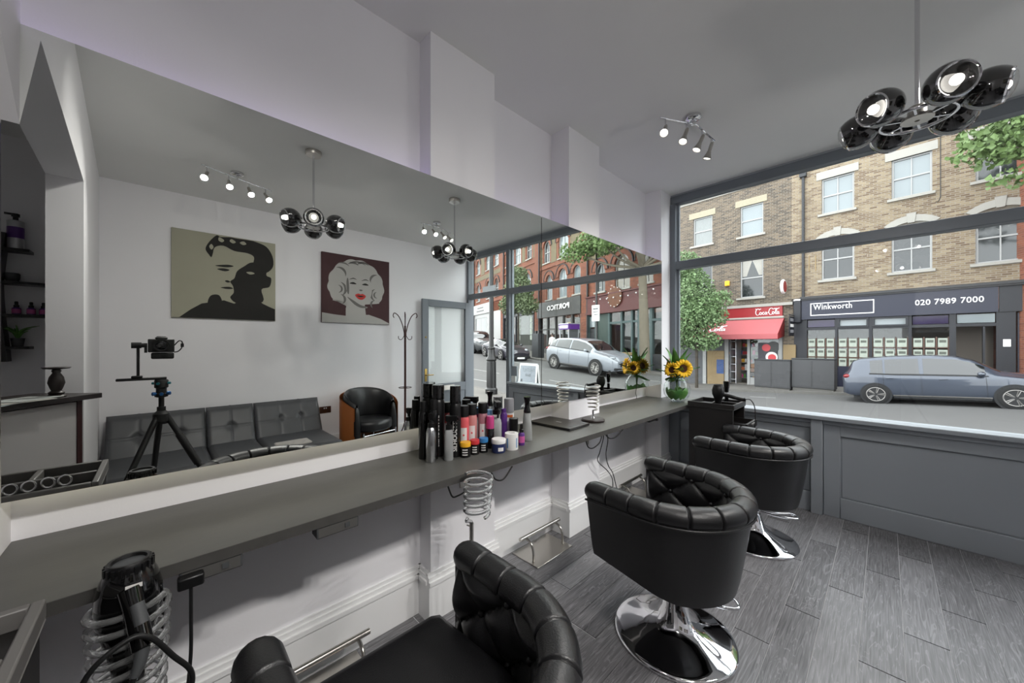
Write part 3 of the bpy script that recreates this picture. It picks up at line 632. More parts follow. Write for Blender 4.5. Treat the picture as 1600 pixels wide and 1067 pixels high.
# ---------------------------------------------------------------- rear room: reception desk, shelf
m_desk = mat('desk_white', (205,203,203), .5, var=.03)
m_dtop = mat('desk_top_black', (46,40,40), .4, var=.15)
ang = math.atan2(-.278, -.335)
t = thing('reception_desk', 'white fronted reception desk with dark overhanging top, seen in the mirror', 'desk', (-.075, -.265, 0), ang)
# local x runs along the front away from the corner, local y = behind the desk
obj('front_panel', MB().box(.045, 1.2, .05, .075, .03, 1.075), m_desk, t)
obj('corner_post', MB().box(0.02, .045, .045, .085, 0, 1.085), m_red, t)
obj('end_panel', MB().box(.02, .045, .085, .42, 0, 1.085), m_dark, t)
obj('worktop', MB().box(-.04, 1.25, .0, .36, 1.087, 1.115), m_dtop, t, bevel=.003)
obj('plinth', MB().box(.05, 1.2, .08, .40, 0, .05), m_dark, t)
t = thing('candle_holder', 'dark turned wooden candle holder on the reception desk', 'candle holder', (-.13, -.395, 1.115))
obj('stem', MB().lathe([(.034,0),(.036,.006),(.026,.014),(.03,.024),(.018,.034),(.024,.05),(.031,.075),(.026,.105),(.014,.128),(.018,.138),(.014,.146)], 20), m_dark, t, smooth=50)
obj('dish', MB().lathe([(.012,.146),(.045,.150),(.052,.156),(.050,.158),(0,.156)], 24), m_dark, t, smooth=40)
for k, (px, py, rz) in enumerate(((-.33, -.55, .3), (-.25, -.48, .55), (-.30, -.50, .75))):
    p = tag(obj('leaflet', MB().box(-.105, .105, -.075, .075, 0, .003), mat('leaflet_%d' % k, (170+10*k, 180+4*k, 182), .6, var=.1)), ['bottom pale leaflet on the reception desk', 'top pale leaflet nearest the candle holder on the reception desk', 'middle pale leaflet on the reception desk'][k], 'leaflet', 'leaflets on the reception desk')
    p.location = (px, py, 1.1155+.0035*[0, 2, 1][k]); p.rotation_euler = (0, 0, rz)
# wall shelf on the rear-room wall (x = .9), shelves stick out towards -x
t = thing('wall_shelf', 'black wavy wall shelf unit with four boards, seen in the mirror', 'shelf', (.898, -.75, 1.28))
wy = [(.013,.84),(-.005,.63),(-.012,.5),(-.004,.3),(.01,.13),(.018,0)]
P = [(p.x, p.y) for p in spline([(a, b, 0) for a, b in wy], 6)]
obj('wavy_upright', MB().ring([(a-.016, b) for a, b in P], [(a+.016, b) for a, b in P], -.11, 0, 'yz', False), m_black, t)
obj('wavy_upright', MB().ring([(a-.016-.45, b) for a, b in P], [(a+.016-.45, b) for a, b in P], -.11, 0, 'yz', False), m_black, t)
for a, b, z in ((-.10,.125,.735),(-.5,.24,.518),(-.5,.24,.303),(-.10,.125,.09)): obj('board', MB().box(-.12, 0, a, b, z-.009, z+.009), m_black, t)
SX = .838
def bottle(name, label, cat, loc, parts, group=None, rz=0):
    t = thing(name, label, cat, loc, rz, group)
    for nm, prof, m in parts: obj(nm, MB().lathe(prof, 24), m, t, smooth=40)
    return t
m_purple = mat('purple_label', (84,46,120), .3, var=.1); m_pink = mat('pink_label', (190,90,150), .35, var=.1); m_sil = mat('silver_plastic', (176,176,180), .3, .5, var=.05)
m_pot = mat('grey_pot', (72,74,76), .6, var=.1); m_leaf = mat('leaf_green', (92,140,66), .5, var=.35, vs=12)
b = bottle('pump_bottle', 'silver pump bottle with purple band on the top shelf board', 'bottle', (SX, -.69, 2.024), [('body', [(.034,0),(.036,.006),(.036,.07),(.036,.075)], m_sil), ('label_band', [(.0365,.072),(.0365,.145)], m_purple), ('shoulder', [(.036,.145),(.037,.185),(.03,.19),(.012,.192)], m_sil), ('pump', [(.012,.19),(.012,.215),(.018,.216),(.018,.235),(.004,.237)], m_black)])
obj('spout', MB().box(-.006,.006,-.045,.01,.226,.238), m_black, b)
b = bottle('black_bottle', 'tall slim black bottle on the second shelf board', 'bottle', (SX, -.538, 1.807), [('body', [(.026,0),(.027,.005),(.027,.22),(.02,.235),(.014,.237)], m_black), ('cap', [(.016,.237),(.016,.275),(0,.277)], m_blackg)])
t = thing('bowl', 'small dark round pot on the second shelf board', 'pot', (SX, -.704, 1.807))
obj('pot', MB().lathe([(.022,0),(.032,.02),(.034,.05),(.030,.058),(.026,.056),(.026,.03),(0,.02)], 24), m_pot, t, smooth=40)
for k, yy in enumerate((-.687, -.627, -.575)):
    bottle('serum_bottle', '%s small pink serum bottle with black dropper cap on the third shelf board' % ['left', 'middle', 'right'][k], 'bottle', (SX, yy, 1.592), [('body', [(.019,0),(.0195,.003),(.0195,.04),(.010,.05)], m_purple), ('label_band', [(.0198,.008),(.0198,.036)], m_pink), ('cap', [(.012,.048),(.012,.062),(.008,.064),(.008,.085),(.003,.087)], m_black)], 'serum bottles on the shelf')
t = thing('potted_plant', 'small spiky green plant in a grey pot on the bottom shelf board', 'plant', (SX, -.682, 1.379))
obj('pot', MB().lathe([(.024,0),(.030,.05),(.032,.055),(.028,.055),(.026,.045),(0,.045)], 20), m_pot, t, smooth=40)
for k in range(11):
    a = 2*pi*k/11+.2; r = .05+.02*(k % 3); h = .06+.035*((k*7) % 3)/2
    obj('leaf', MB().tube(spline([(0,0,.045),(.02*cos(a),.02*sin(a),.045+h*.7),(r*cos(a),r*sin(a),.045+h)], 4), [.005,.005,.006,.006,.006,.005,.004,.003,.001], 5), m_leaf, t, smooth=60)
# ---------------------------------------------------------------- products on the counter
CT = .843
m_pinkcan = mat('coral_can', (214,92,98), .35, var=.05); m_rosecan = mat('rose_can', (200,132,130), .35, var=.05); m_mauvecan = mat('mauve_can', (176,122,132), .35, var=.05)
m_label = mat('white_label', (226,224,222), .5, var=.04); m_yel = mat('yellow_lid', (226,168,40), .4, var=.05); m_redl = mat('red_lid', (190,52,58), .4, var=.05); m_blul = mat('blue_lid', (52,120,176), .4, var=.05)
m_navy = mat('navy_jar', (44,54,96), .3, var=.08); m_orange = mat('orange_print', (205,105,50), .4, var=.05); m_mag = mat('magenta', (196,70,130), .3, .2, var=.08); m_lblue = mat('pale_blue_cap', (110,150,190), .4, var=.05)
m_frost = mat('frosted_plastic', (222,226,226), .25, trans=.65, ior=1.15, var=.03)
def can(r, h, cap, sh=.02):
    return [(r*.93,0),(r,.006),(r,h-cap-sh),(r*.93,h-cap-sh*.4),(r*.80,h-cap)], [(r*.96,h-cap),(r*.96,h-.006),(r*.90,h),(0,h)]
def side_text(t, s, size, r, z, face, m, up=True, bold=.001):
    # vertical lettering wrapped flat on the side of a can; face = direction angle it looks to
    me = text_mesh(s, size, .0006, bold); o = obj('lettering', me, m, t)
    f = V((cos(face), sin(face), 0)); ux = V((0,0,1)); uy = f.cross(ux)
    M = Matrix((( ux.x, uy.x, f.x, f.x*r), (ux.y, uy.y, f.y, f.y*r), (ux.z, uy.z, f.z, z), (0,0,0,1)))
    xs = [v.co.y for v in me.vertices]; c = (min(xs)+max(xs))/2
    o.matrix_local = M @ Matrix.Translation((0, -c, 0)); return o
FACE = R(-40)
def trigger(t, z, m=m_black, sc_=1, turn=2.6):
    g = obj('trigger_head', MB().lathe([(.015,z),(.015,z+.02),(.008,z+.024),(.008,z+.035),(.011,z+.037),(.013,z+.06),(.006,z+.066),(0,z+.067)], 16).box(-.012,.045,-.010,.010,z+.042,z+.066).box(.045,.052,-.006,.006,z+.048,z+.060), m, t, smooth=40)
    l = obj('trigger_lever', MB().tube(spline([(.028,0,z+.045),(.036,0,z+.025),(.030,0,z+.002),(.026,0,z-.012)], 4), .0045, 6), m, g, smooth=60)
    return g
G = 'hair products on the counter'
b = bottle('spray_bottle', 'brushed aluminium spray bottle with black sprayer, front left of the products', 'bottle', (-1.488,.914,CT), [('body', [(.022,0),(.0235,.004),(.0235,.135),(.019,.155),(.012,.165)], m_alu)], G, 2.3); trigger(b, .16)
a, c = can(.032, .35, .07); b = bottle('hairspray_can', 'tall black hairspray can at the back with wide plain cap', 'can', (-1.55,.992,CT), [('body', a, m_black), ('cap', c, m_blackg)], G)
side_text(b, 'SILHOUETTE', .027, .0325, .05, FACE, m_label, bold=.0002)
a, c = can(.0275, .347, .085); b = bottle('hairspray_can', 'tall black hairspray can with white vertical SILHOUETTE lettering', 'can', (-1.478,1.045,CT), [('body', a, m_black), ('cap', c, m_blackg)], G)
side_text(b, 'SILHOUETTE', .028, .0282, .03, FACE, m_label, bold=.0004)
b = bottle('spray_bottle', 'clear water spray bottle with black trigger in front of the black can', 'bottle', (-1.452,.988,CT), [('body', [(.021,0),(.022,.004),(.022,.12),(.018,.14),(.012,.148)], m_frost), ('water', [(.018,.003),(.018,.04),(0,.04)], m_clear)], G, .6); trigger(b, .145)
for k, (xx, yy, h) in enumerate(((-1.556,.912,.275), (-1.515,.945,.285))):
    a, c = can(.022, h, .05); bottle('mousse_bottle', ['black bottle with narrow cap at the back left corner of the products', 'black bottle with narrow cap behind the aluminium spray bottle'][k], 'bottle', (xx,yy,CT), [('body', a, m_blackg), ('cap', [(p[0]*.75, p[1]) for p in c], m_black)], G)
for k, (xx, yy, m, nm) in enumerate(((-1.515,1.125,m_pinkcan,'coral'), (-1.525,1.185,m_rosecan,'dusty rose'), (-1.52,1.255,m_mauvecan,'mauve'))):
    a, c = can(.0265, .235, .055); b = bottle('dry_shampoo_can', '%s aerosol can with black cap and white label' % nm, 'can', (xx,yy,CT), [('body', a, m), ('cap', c, m_black)], G)
    lb = obj('label', MB().grid(lambda u, v: (.0268*cos(FACE+lerp(-.65,.65,u)), .0268*sin(FACE+lerp(-.65,.65,u)), lerp(.05,.125,v)), 8, 3), m_label, b, smooth=60)
    obj('label_dot', MB().lathe([(.005,0),(.005,.0006),(0,.0006)], 12, (.0268*cos(FACE), .0268*sin(FACE), .088), (cos(FACE), sin(FACE), 0)), m_pinkcan, lb)
for k, (xx, yy, m, nm, r) in enumerate(((-1.438,1.076,m_yel,'yellow',.0265), (-1.44,1.136,m_redl,'red',.0235), (-1.436,1.190,m_blul,'bright blue',.0235))):
    b = bottle('styling_jar', 'small black wax jar with %s lid' % nm, 'jar', (xx,yy,CT), [('body', [(r*.95,0),(r,.004),(r,.05),(r*.92,.052)], m_black), ('lid', [(r*1.02,.051),(r*1.03,.055),(r*1.03,.068),(r*.97,.072),(0,.072)], m)], G)
    me = MB()
    for j in range(3): me.grid(lambda u, v: ((r+.0003)*cos(FACE+lerp(-.5,.5,u)), (r+.0003)*sin(FACE+lerp(-.5,.5,u)), lerp(.012+j*.012,.017+j*.012,v)), 6, 2)
    obj('label_print', me, m_label, b)
b = bottle('styling_jar', 'wide navy cream jar with white lid in front of the products', 'jar', (-1.381,1.245,CT), [('body', [(.033,0),(.036,.006),(.036,.045),(.033,.048)], m_navy), ('lid', [(.037,.047),(.0375,.05),(.0375,.064),(.035,.068),(0,.068)], m_white)], G)
obj('label_print', MB().grid(lambda u, v: (.0363*cos(FACE+.3+lerp(-.4,.4,u)), .0363*sin(FACE+.3+lerp(-.4,.4,u)), lerp(.012,.03,v)), 6, 2), m_label, b)
b = thing('paper_roll', 'white roll of neck paper standing on the counter', 'paper roll', (-1.374,1.33,CT), 0, G)
obj('roll', MB().lathe([(.018,.0),(.035,0),(.0355,.002),(.0355,.082),(.035,.084),(.018,.084),(.018,.03)], 28), m_white, b, smooth=40)
obj('blue_strip', MB().grid(lambda u, v: (.0358*cos(FACE-.7+lerp(-.12,.12,u)), .0358*sin(FACE-.7+lerp(-.12,.12,u)), lerp(.012,.062,v)), 3, 2).grid(lambda u, v: (.0358*cos(FACE+.8+lerp(-.12,.12,u)), .0358*sin(FACE+.8+lerp(-.12,.12,u)), lerp(.012,.062,v)), 3, 2), m_lblue, b)
bottle('shine_bottle', 'black bottle with shiny magenta top behind the wax jars', 'bottle', (-1.468,1.262,CT), [('body', [(.021,0),(.022,.004),(.022,.10),(.02,.104)], m_blackg), ('top', [(.0215,.104),(.0215,.165),(.019,.17),(0,.17)], m_mag)], G)
bottle('hair_mask_tube', 'pink tube with blue cap behind the mauve can', 'bottle', (-1.545,1.318,CT), [('body', [(.022,0),(.024,.01),(.024,.15)], m_mag), ('cap', [(.02,.15),(.02,.185),(0,.186)], m_lblue)], G)
b = bottle('spray_bottle', 'clear spray bottle with large black trigger in the middle of the products', 'bottle', (-1.50,1.335,CT), [('body', [(.028,0),(.030,.005),(.030,.115),(.026,.135),(.016,.145)], m_frost)], G, -.5); trigger(b, .143).scale = (1.4, 1.4, 1.15)
bottle('purple_bottle', 'slim purple shampoo bottle standing behind the paper roll', 'bottle', (-1.515,1.405,CT), [('body', [(.018,0),(.02,.005),(.02,.15),(.014,.165)], m_purple), ('cap', [(.014,.165),(.014,.185),(0,.186)], m_purple)], G)
b = bottle('white_bottle', 'white bottle with orange print at the back right of the products', 'bottle', (-1.545,1.475,CT), [('body', [(.027,0),(.029,.006),(.029,.15)], m_white), ('cap', [(.029,.152),(.029,.225),(.027,.232),(0,.232)], m_sil)], G)
obj('label_print', MB().grid(lambda u, v: (.0295*cos(FACE+lerp(-.8,.8,u)), .0295*sin(FACE+lerp(-.8,.8,u)), lerp(.125,.14,v)), 8, 2), m_orange, b)
bottle('styling_tube', 'black squeeze tube standing on its orange cap', 'tube', (-1.462,1.432,CT), [('cap', [(.019,0),(.020,.003),(.021,.045)], m_orange), ('body', [(.022,.045),(.024,.06),(.026,.13),(.0265,.133),(0,.134)], m_black)], G)
b = bottle('serum_bottle', 'small purple serum bottle with black cap at the right end of the products', 'bottle', (-1.388,1.42,CT), [('body', [(.017,0),(.0175,.003),(.0175,.06),(.010,.072)], m_purple), ('label_band', [(.0178,.015),(.0178,.05)], m_pink), ('cap', [(.012,.07),(.012,.085),(.008,.088),(.008,.112),(.003,.115)], m_black)], G)
b = bottle('mist_bottle', 'clear mist bottle with hourglass black sprayer at the right end of the products', 'bottle', (-1.431,1.51,CT), [('body', [(.028,0),(.030,.005),(.027,.08),(.023,.13),(.020,.16)], m_frost), ('sprayer', [(.020,.158),(.021,.165),(.014,.195),(.014,.215),(.021,.245),(.020,.25),(0,.25)], m_blackg)], G)

# laptop
t = thing('laptop', 'closed thin dark grey laptop lying on the counter', 'laptop', (-1.562,1.965,CT), R(2))
m_lap = mat('laptop_shell', (58,56,54), .35, .5, var=.08, vs=30)
obj('base', MB().box(-.172,.172,-.118,.118,.002,.010), m_black, t, bevel=.004); ld = obj('lid', MB().box(-.172,.172,-.118,.118,.0105,.017), m_lap, t, bevel=.004)
obj('logo', MB().box(-.022,.022,-.005,.005,.017,.0174), m_sil, ld); obj('speaker_slot', MB().box(.13,.15,-.07,.09,.017,.0175), m_black, ld); obj('hinge_strip', MB().box(-.165,-.15,-.08,.08,.017,.0175), m_black, ld)

# spiral dryer holders
def helix(c, r0, r1, z0, z1, turns, rt, n=20, tilt=(0,0), nn=8):
    N = int(turns*n); return [(c[0]+lerp(r0,r1,i/N)*cos(2*pi*i/n)+tilt[0]*i/N, c[1]+lerp(r0,r1,i/N)*sin(2*pi*i/n)+tilt[1]*i/N, lerp(z0,z1,i/N)) for i in range(N+1)]
t = thing('dryer_holder', 'metal spiral dryer holder on a round dark base on the counter', 'dryer holder', (-1.459,2.225,CT), 0)
obj('base', MB().lathe([(.078,0),(.082,.004),(.082,.014),(.076,.020),(0,.021)], 40), m_dark, t, smooth=40)
obj('stem', MB().lathe([(.014,.02),(.010,.03),(.0065,.034),(.0065,.08),(0,.082)], 14), m_chrome, t, smooth=40)
obj('spiral', MB().tube([(0,0,.078)]+helix((0,0), .03, .052, .085, .255, 6.3, .005), .005, 7), m_steel, t, smooth=60)
t = thing('dryer_holder', 'empty clear acrylic spiral holder on a steel rod below the counter edge', 'dryer holder', (-1.165,.93,0))
obj('spiral', MB().tube(helix((0,0), .050, .056, .70, .862, 5.6, .006, 22, (.012,.0)), .0068, 8), m_clear, t, smooth=60)
obj('spiral_stem', MB().tube(spline([(-.0,-.045,.70),(-.005,-.05,.685),(-.012,-.02,.672),(-.012,-.018,.655),(-.012,-.018,.64)], 4), .006, 8), m_clear, t, smooth=60)
obj('rod', MB().cyl((-.012,-.018,.012),(-.012,-.018,.665),.0085,n=12), m_steel, t, smooth=40); obj('clamp_screw', MB().cyl((-.012,-.018,.65),(-.032,-.026,.652),.003,n=8), m_steel, t, smooth=40); obj('floor_base', MB().lathe([(.10,0),(.10,.008),(.09,.012),(0,.013)], 32, (-.012,-.018,0)), m_steel, t, smooth=40)
t = thing('dryer_holder', 'clear acrylic spiral holding the black hairdryer in the foreground', 'dryer holder', (-1.186,-.05,0))
obj('spiral', MB().tube(helix((0,0), .055, .066, .56, .825, 8.2, .006, 22), .0066, 8), m_clear, t, smooth=60)
obj('bracket', MB().box(-.12,-.06,-.02,.02,.80,.8125).box(-.064,-.058,-.008,.008,.80,.822), m_steel, t)
t = thing('hairdryer', 'glossy black hairdryer hanging nozzle-down in the foreground spiral holder', 'hairdryer', (-1.186,-.05,0))
obj('body', MB().lathe([(.022,.60),(.024,.60),(.030,.68),(.042,.74),(.053,.78),(.056,.81),(.054,.845),(.047,.875),(.040,.892),(.036,.899)], 36), m_blackg, t, smooth=50)
obj('intake_ring', MB().lathe([(.037,.890),(.0385,.895),(.0375,.907),(.035,.912),(.029,.912),(.027,.906)], 36, (0,0,0), None, True), m_black, t, smooth=40)
for k in range(20):
    a = 2*pi*k/20; obj('rib', MB().box(.034,.041,-.003,.003,.889,.907), m_black, t).rotation_euler = (0,0,a)
obj('intake_mesh', MB().lathe([(.029,.905),(0,.9065)], 32), m_pot, t)
hm = obj('handle', MB().tube(spline([(.045,.002,.865),(.07,.012,.82),(.085,.018,.79),(.10,.024,.76)], 5), [.020,.0195,.019,.0185,.018]+[.018]*11, 14), m_blackg, t, smooth=60)
obj('switch_plate', MB().tube([(.072,.014,.842),(.092,.022,.805)], .012, 10), m_pot, hm, smooth=40); obj('rating_label', MB().box(.052,.055,-.004,.022,.868,.876), m_label, hm)
obj('cable_sleeve', MB().tube([(.10,.024,.76),(.108,.02,.735),(.112,.012,.712)], [.012,.011,.008], 10), m_pot, hm, smooth=60)
obj('cable', MB().tube(spline([(.112,.012,.712),(.115,-.005,.66),(.105,-.02,.58),(.08,-.03,.46),(.06,-.05,.36),(.10,-.07,.45),(.125,-.075,.62),(.13,-.055,.755),(.125,.0,.80),(.12,.035,.785),(.11,.07,.72),(.10,.10,.66),(.09,.095,.60),(.07,.06,.52),(.02,.05,.40),(-.1,.04,.34),(-.2,.05,.5),(-.21,.06,.7)], 8), .0052, 8), m_cable, hm, smooth=60)

# sockets and leads under the counter
m_rimx = mat('socket_grey', (96,95,93), .4, .3, var=.08)
for k, (yy, lb) in enumerate(((.10, 'grey socket strip under the counter with a black plug in it'), (.42, 'empty grey socket strip under the counter beyond the plug'))):
    t = thing('socket_strip', lb, 'socket', (-1.275, yy, .776), 0, 'socket strips under the counter')
    obj('housing', MB().box(-.03,.024,-.065,.065,0,.0365), m_pot, t, bevel=.003); obj('faceplate', MB().box(.024,.0255,-.06,.06,.004,.033), m_rimx, t)
    obj('rocker_switch', MB().box(.0255,.029,.02,.035,.012,.026), m_pot, t)
t = thing('power_lead', 'black plug and lead hanging from the socket strip', 'cable', (-1.245, .06, .79))
obj('plug', MB().box(-.004,.024,-.03,.022,-.012,.018), m_black, t, bevel=.005); obj('lead', MB().tube(spline([(.015,-.004,-.01),(.015,-.004,-.06),(.012,-.005,-.20),(.0,-.02,-.35),(-.05,-.05,-.5),(-.06,-.08,-.62),(-.03,-.12,-.765)], 7), .004, 7), m_cable, t, smooth=60)
def lead(label, pts, r=.0035):
    o = tag(obj('cable', MB().tube(spline(pts, 7), r, 7), m_cable, smooth=60), label, 'cable', 'loose cables under the counter'); return o
lead('short black cable loop under the counter left of the clear spiral', [(-1.27,.86,.805),(-1.262,.875,.76),(-1.262,.90,.752),(-1.262,.95,.765),(-1.27,.975,.808)])
lead('short black cable loop under the counter right of the clear spiral', [(-1.27,1.10,.80),(-1.262,1.12,.765),(-1.262,1.17,.755),(-1.265,1.23,.80)])
lead('short black cable loop under the counter below the laptop', [(-1.27,1.86,.806),(-1.262,1.875,.765),(-1.262,1.93,.75),(-1.262,2.0,.77),(-1.27,2.04,.808)])
lead('short black cable loop under the counter below the metal spiral', [(-1.27,2.08,.806),(-1.262,2.12,.775),(-1.262,2.2,.77),(-1.265,2.3,.805)])
lead('twisted black lead hanging down the wall behind the middle chair', [(-1.40,2.25,.81),(-1.42,2.30,.72),(-1.50,2.38,.58),(-1.53,2.40,.50),(-1.52,2.52,.40),(-1.50,2.56,.33),(-1.49,2.55,.25)])
lead('slack black lead beside the twisted one behind the middle chair', [(-1.40,2.27,.81),(-1.42,2.36,.70),(-1.49,2.45,.55),(-1.50,2.50,.45),(-1.49,2.55,.38),(-1.48,2.60,.24),(-1.50,2.75,.03)])
t = thing('cable_grommet', 'flat black cable outlet under the counter near the trolley', 'cable outlet', (-1.27, 2.75, .795)); obj('housing', MB().box(-.02,.018,-.07,.07,0,.018), m_black, t, bevel=.003); obj('tab', MB().box(.0,.02,.05,.075,-.004,.004), m_black, t)
tag(obj('backsplash_lead', MB().tube(spline([(-1.757,3.45,.995),(-1.755,3.46,.95),(-1.752,3.44,.90),(-1.752,3.46,.86),(-1.75,3.45,.8445)],6), .0025, 6), m_cable, smooth=60), 'thin black wire running down the backsplash beside the vase', 'cable')

# vase with sunflowers
t = thing('glass_vase', 'round clear glass vase standing at the window end of the counter', 'vase', (-1.39,3.55,CT))
obj('bowl', MB().lathe([(0,.001),(.055,.001),(.085,.02),(.113,.065),(.121,.115),(.113,.165),(.085,.21),(.06,.23),(.056,.245),(.062,.255),(.059,.255),(.052,.245),(.056,.229),(.081,.208),(.108,.163),(.116,.115),(.108,.067),(.081,.026),(.05,.008),(0,.008)], 40), m_vase, t, smooth=60)
m_petal = mat('sunflower_petal', (246,190,36), .6, var=.18, vs=30); m_seed = mat('sunflower_disc', (66,36,18), .9, var=.4, vs=60, bump=.5, bs=200); m_stem = mat('stem_green', (64,98,44), .5, var=.25)
m_leafd = mat('leaf_mid_green', (74,128,60), .4, var=.35, vs=18)
def petal(l, w_):
    return MB().grid(lambda u, v: (l*v, w_*(u-.5)*2*max(.02, sin(pi*min(1, v*.92+.08))**.8), .010*sin(pi*v)-.006*(2*u-1)**2), 4, 6)
def flower(label, c, d, R0, bend):
    f = thing('sunflower', label, 'flower', (0,0,0), 0, 'sunflowers in the vase')
    d = V(d).normalized(); f.matrix_world = Matrix.Translation(c) @ V((0,0,1)).rotation_difference(d).to_matrix().to_4x4()
    obj('seed_disc', MB().lathe([(0,-.012),(R0*.42,-.010),(R0*.46,.002),(R0*.40,.012),(R0*.18,.009),(0,.006)], 24), m_seed, f, smooth=40)
    pmsh = petal(R0*.68, R0*.17).mesh('petal', 60); pmsh.materials.append(m_petal)
    for ring_, n, el in ((0, 17, R(6)), (1, 17, R(28))):
        for k in range(n):
            a = 2*pi*(k+.5*ring_)/n+random.uniform(-.06,.06); o = obj('petal', pmsh, None, f)
            o.location = (R0*.38*cos(a), R0*.38*sin(a), .0+.003*ring_); o.rotation_euler = (0, -el+random.uniform(-.12,.12), a)
    inv = f.matrix_world.inverted()
    obj('stem', MB().tube([inv @ p for p in spline([V(c)-d*.01, V(c)-d*.05+V((0,0,-.03)), V(bend), V((-1.39+(bend[0]+1.39)*-.5, 3.55, CT+.03))], 7)], .006, 7), m_stem, f, smooth=60)
    return f
flower('open sunflower facing the room from the vase', (-1.315,3.50,1.165), (.66,-.72,.12), .085, (-1.38,3.55,1.08))
flower('half-turned sunflower behind the open one in the vase', (-1.40,3.47,1.150), (-.05,-.96,.1), .07, (-1.395,3.54,1.07))
flower('sunflower turned towards the mirror in the vase', (-1.455,3.53,1.17), (-.9,-.35,.1), .078, (-1.40,3.55,1.08))
def leafmesh(l, w_, curl):
    return MB().grid(lambda u, v: (w_*(u-.5)*2*max(.01, sin(pi*v**.75)**.9), -curl*v*v*l+.2*w_*abs(2*u-1), l*v), 5, 8)
t = thing('foliage_sprigs', 'tall pointed green leaves standing among the sunflowers', 'leaves', (-1.39,3.55,1.07))
for k, (a, tilt, l, w_) in enumerate(((0,.05,.30,.032),(1.2,.2,.30,.032),(2.4,.3,.27,.03),(3.6,.28,.28,.032),(4.6,.14,.30,.034),(5.6,.35,.25,.03),(.6,.8,.22,.034),(2.0,.85,.22,.034),(3.2,.7,.22,.034),(4.3,.75,.20,.032),(5.2,.95,.2,.034),(0.1,1.1,.18,.034))):
    o = obj('leaf', leafmesh(l, w_*1.35, .25), m_leafd if k % 2 else m_leaf, t, smooth=60); o.location = (0,0,.0); o.rotation_euler = (tilt, 0, a)
for k, (a, tilt, l) in enumerate(((2.6,2.0,.20),(3.4,2.2,.17),(1.9,1.7,.18))):
    o = obj('drooping_leaf', leafmesh(l, .045, -.3), m_leaf, t, smooth=60); o.rotation_euler = (tilt, 0, a); o.location = (-.06*cos(a-1.57)*0-.05, -.06, -.0)
t = thing('vase_greenery', 'broad green leaves pressed inside the glass vase', 'leaves', (-1.39,3.55,CT+.01))
for k in range(9):
    a = 2*pi*k/9; obj('leaf', MB().grid(lambda u, v: (lambda th, z: ((.05+.05*sin(pi*min(1, z/.2)))*cos(th), (.05+.05*sin(pi*min(1, z/.2)))*sin(th), z))(a+.95*(u-.5)*sin(pi*v)**.7+.5*v, lerp(.010, .105+.015*(k % 3), v)), 5, 8), m_leafd if k % 2 else m_leaf, t, smooth=60)

# ---------------------------------------------------------------- trolleys
m_tr = mat('trolley_black', (27,25,25), .45, var=.15); m_rim = mat('trolley_rim', (108,106,104), .4, var=.08)
def make_trolley(label, loc, rim):
    t = thing('salon_trolley', label, 'trolley', loc, 0, 'black salon trolleys')
    obj('side_panel', MB().box(-.175,.175,-.175,-.160,.08,.845), m_tr, t, bevel=.004); obj('side_panel', MB().box(-.175,.175,.160,.175,.08,.845), m_tr, t, bevel=.004)
    obj('back_panel', MB().box(-.175,-.160,-.16,.16,.08,.845), m_tr, t)
    obj('floor_panel', MB().box(-.16,.175,-.16,.16,.08,.095), m_tr, t)
    for k in range(5):
        z0 = .12+k*.142; ox = .10 if k == 4 else 0
        dr = obj('drawer', MB().box(-.15+ox,.168+ox,-.155,.155,z0,z0+.008).box(.155+ox,.172+ox,-.157,.157,z0,z0+(.125 if k < 4 else .055)).box(-.15+ox,.155+ox,-.157,-.150,z0,z0+.05).box(-.15+ox,.155+ox,.150,.157,z0,z0+.05), m_tr, t)
        obj('drawer_handle', MB().box(.172+ox,.182+ox,-.05,.05,z0+.035,z0+.047), m_rim, dr)
    X = [-.182, -.165, -.01, .005, .165, .182]; Y = [-.182, -.165, .165, .182]
    top = MB().box(-.182,.182,-.182,.182,.845,.852)
    for a, b, c, d in ((-.182,.182,-.182,-.163),(-.182,.182,.163,.182),(-.182,-.163,-.163,.163),(.163,.182,-.163,.163),(-.009,.009,-.163,.163),(.009,.163,-.009,.009)): top.box(a, b, c, d, .852, .89)
    obj('tray_top', top, rim, t, bevel=.004)
    obj('tray_liner', MB().box(-.163,-.009,-.163,.163,.852,.854).box(.009,.163,-.163,-.009,.852,.854).box(.009,.163,.009,.163,.852,.854), m_tr, t)
    for sx in (-.14,.14):
        for sy in (-.14,.14):
            cs = obj('castor', MB().lathe([(.026,-.010),(.028,-.006),(.028,.006),(.026,.010)], 18, (sx,sy,.028), (0,1,0)), m_black, t, smooth=40)
            obj('castor_fork', MB().box(sx-.012,sx+.012,sy-.016,sy+.016,.05,.08).box(sx-.008,sx+.008,sy-.016,sy-.012,.025,.06).box(sx-.008,sx+.008,sy+.012,sy+.016,.025,.06), m_rim, cs)
    return t
make_trolley('black salon trolley by the window with a hairdryer on top', (-1.045,3.555,0), m_tr)
make_trolley('grey-rimmed salon trolley cut off at the lower left corner', (-.985,-.345,0), m_rim)
tag(obj('red_comb', MB().box(-.06,.06,-.012,.012,0,.006), mat('red_plastic', (200,40,50), .4)), 'small red comb in the open trolley drawer', 'comb').location = (-.86,3.50,.70)
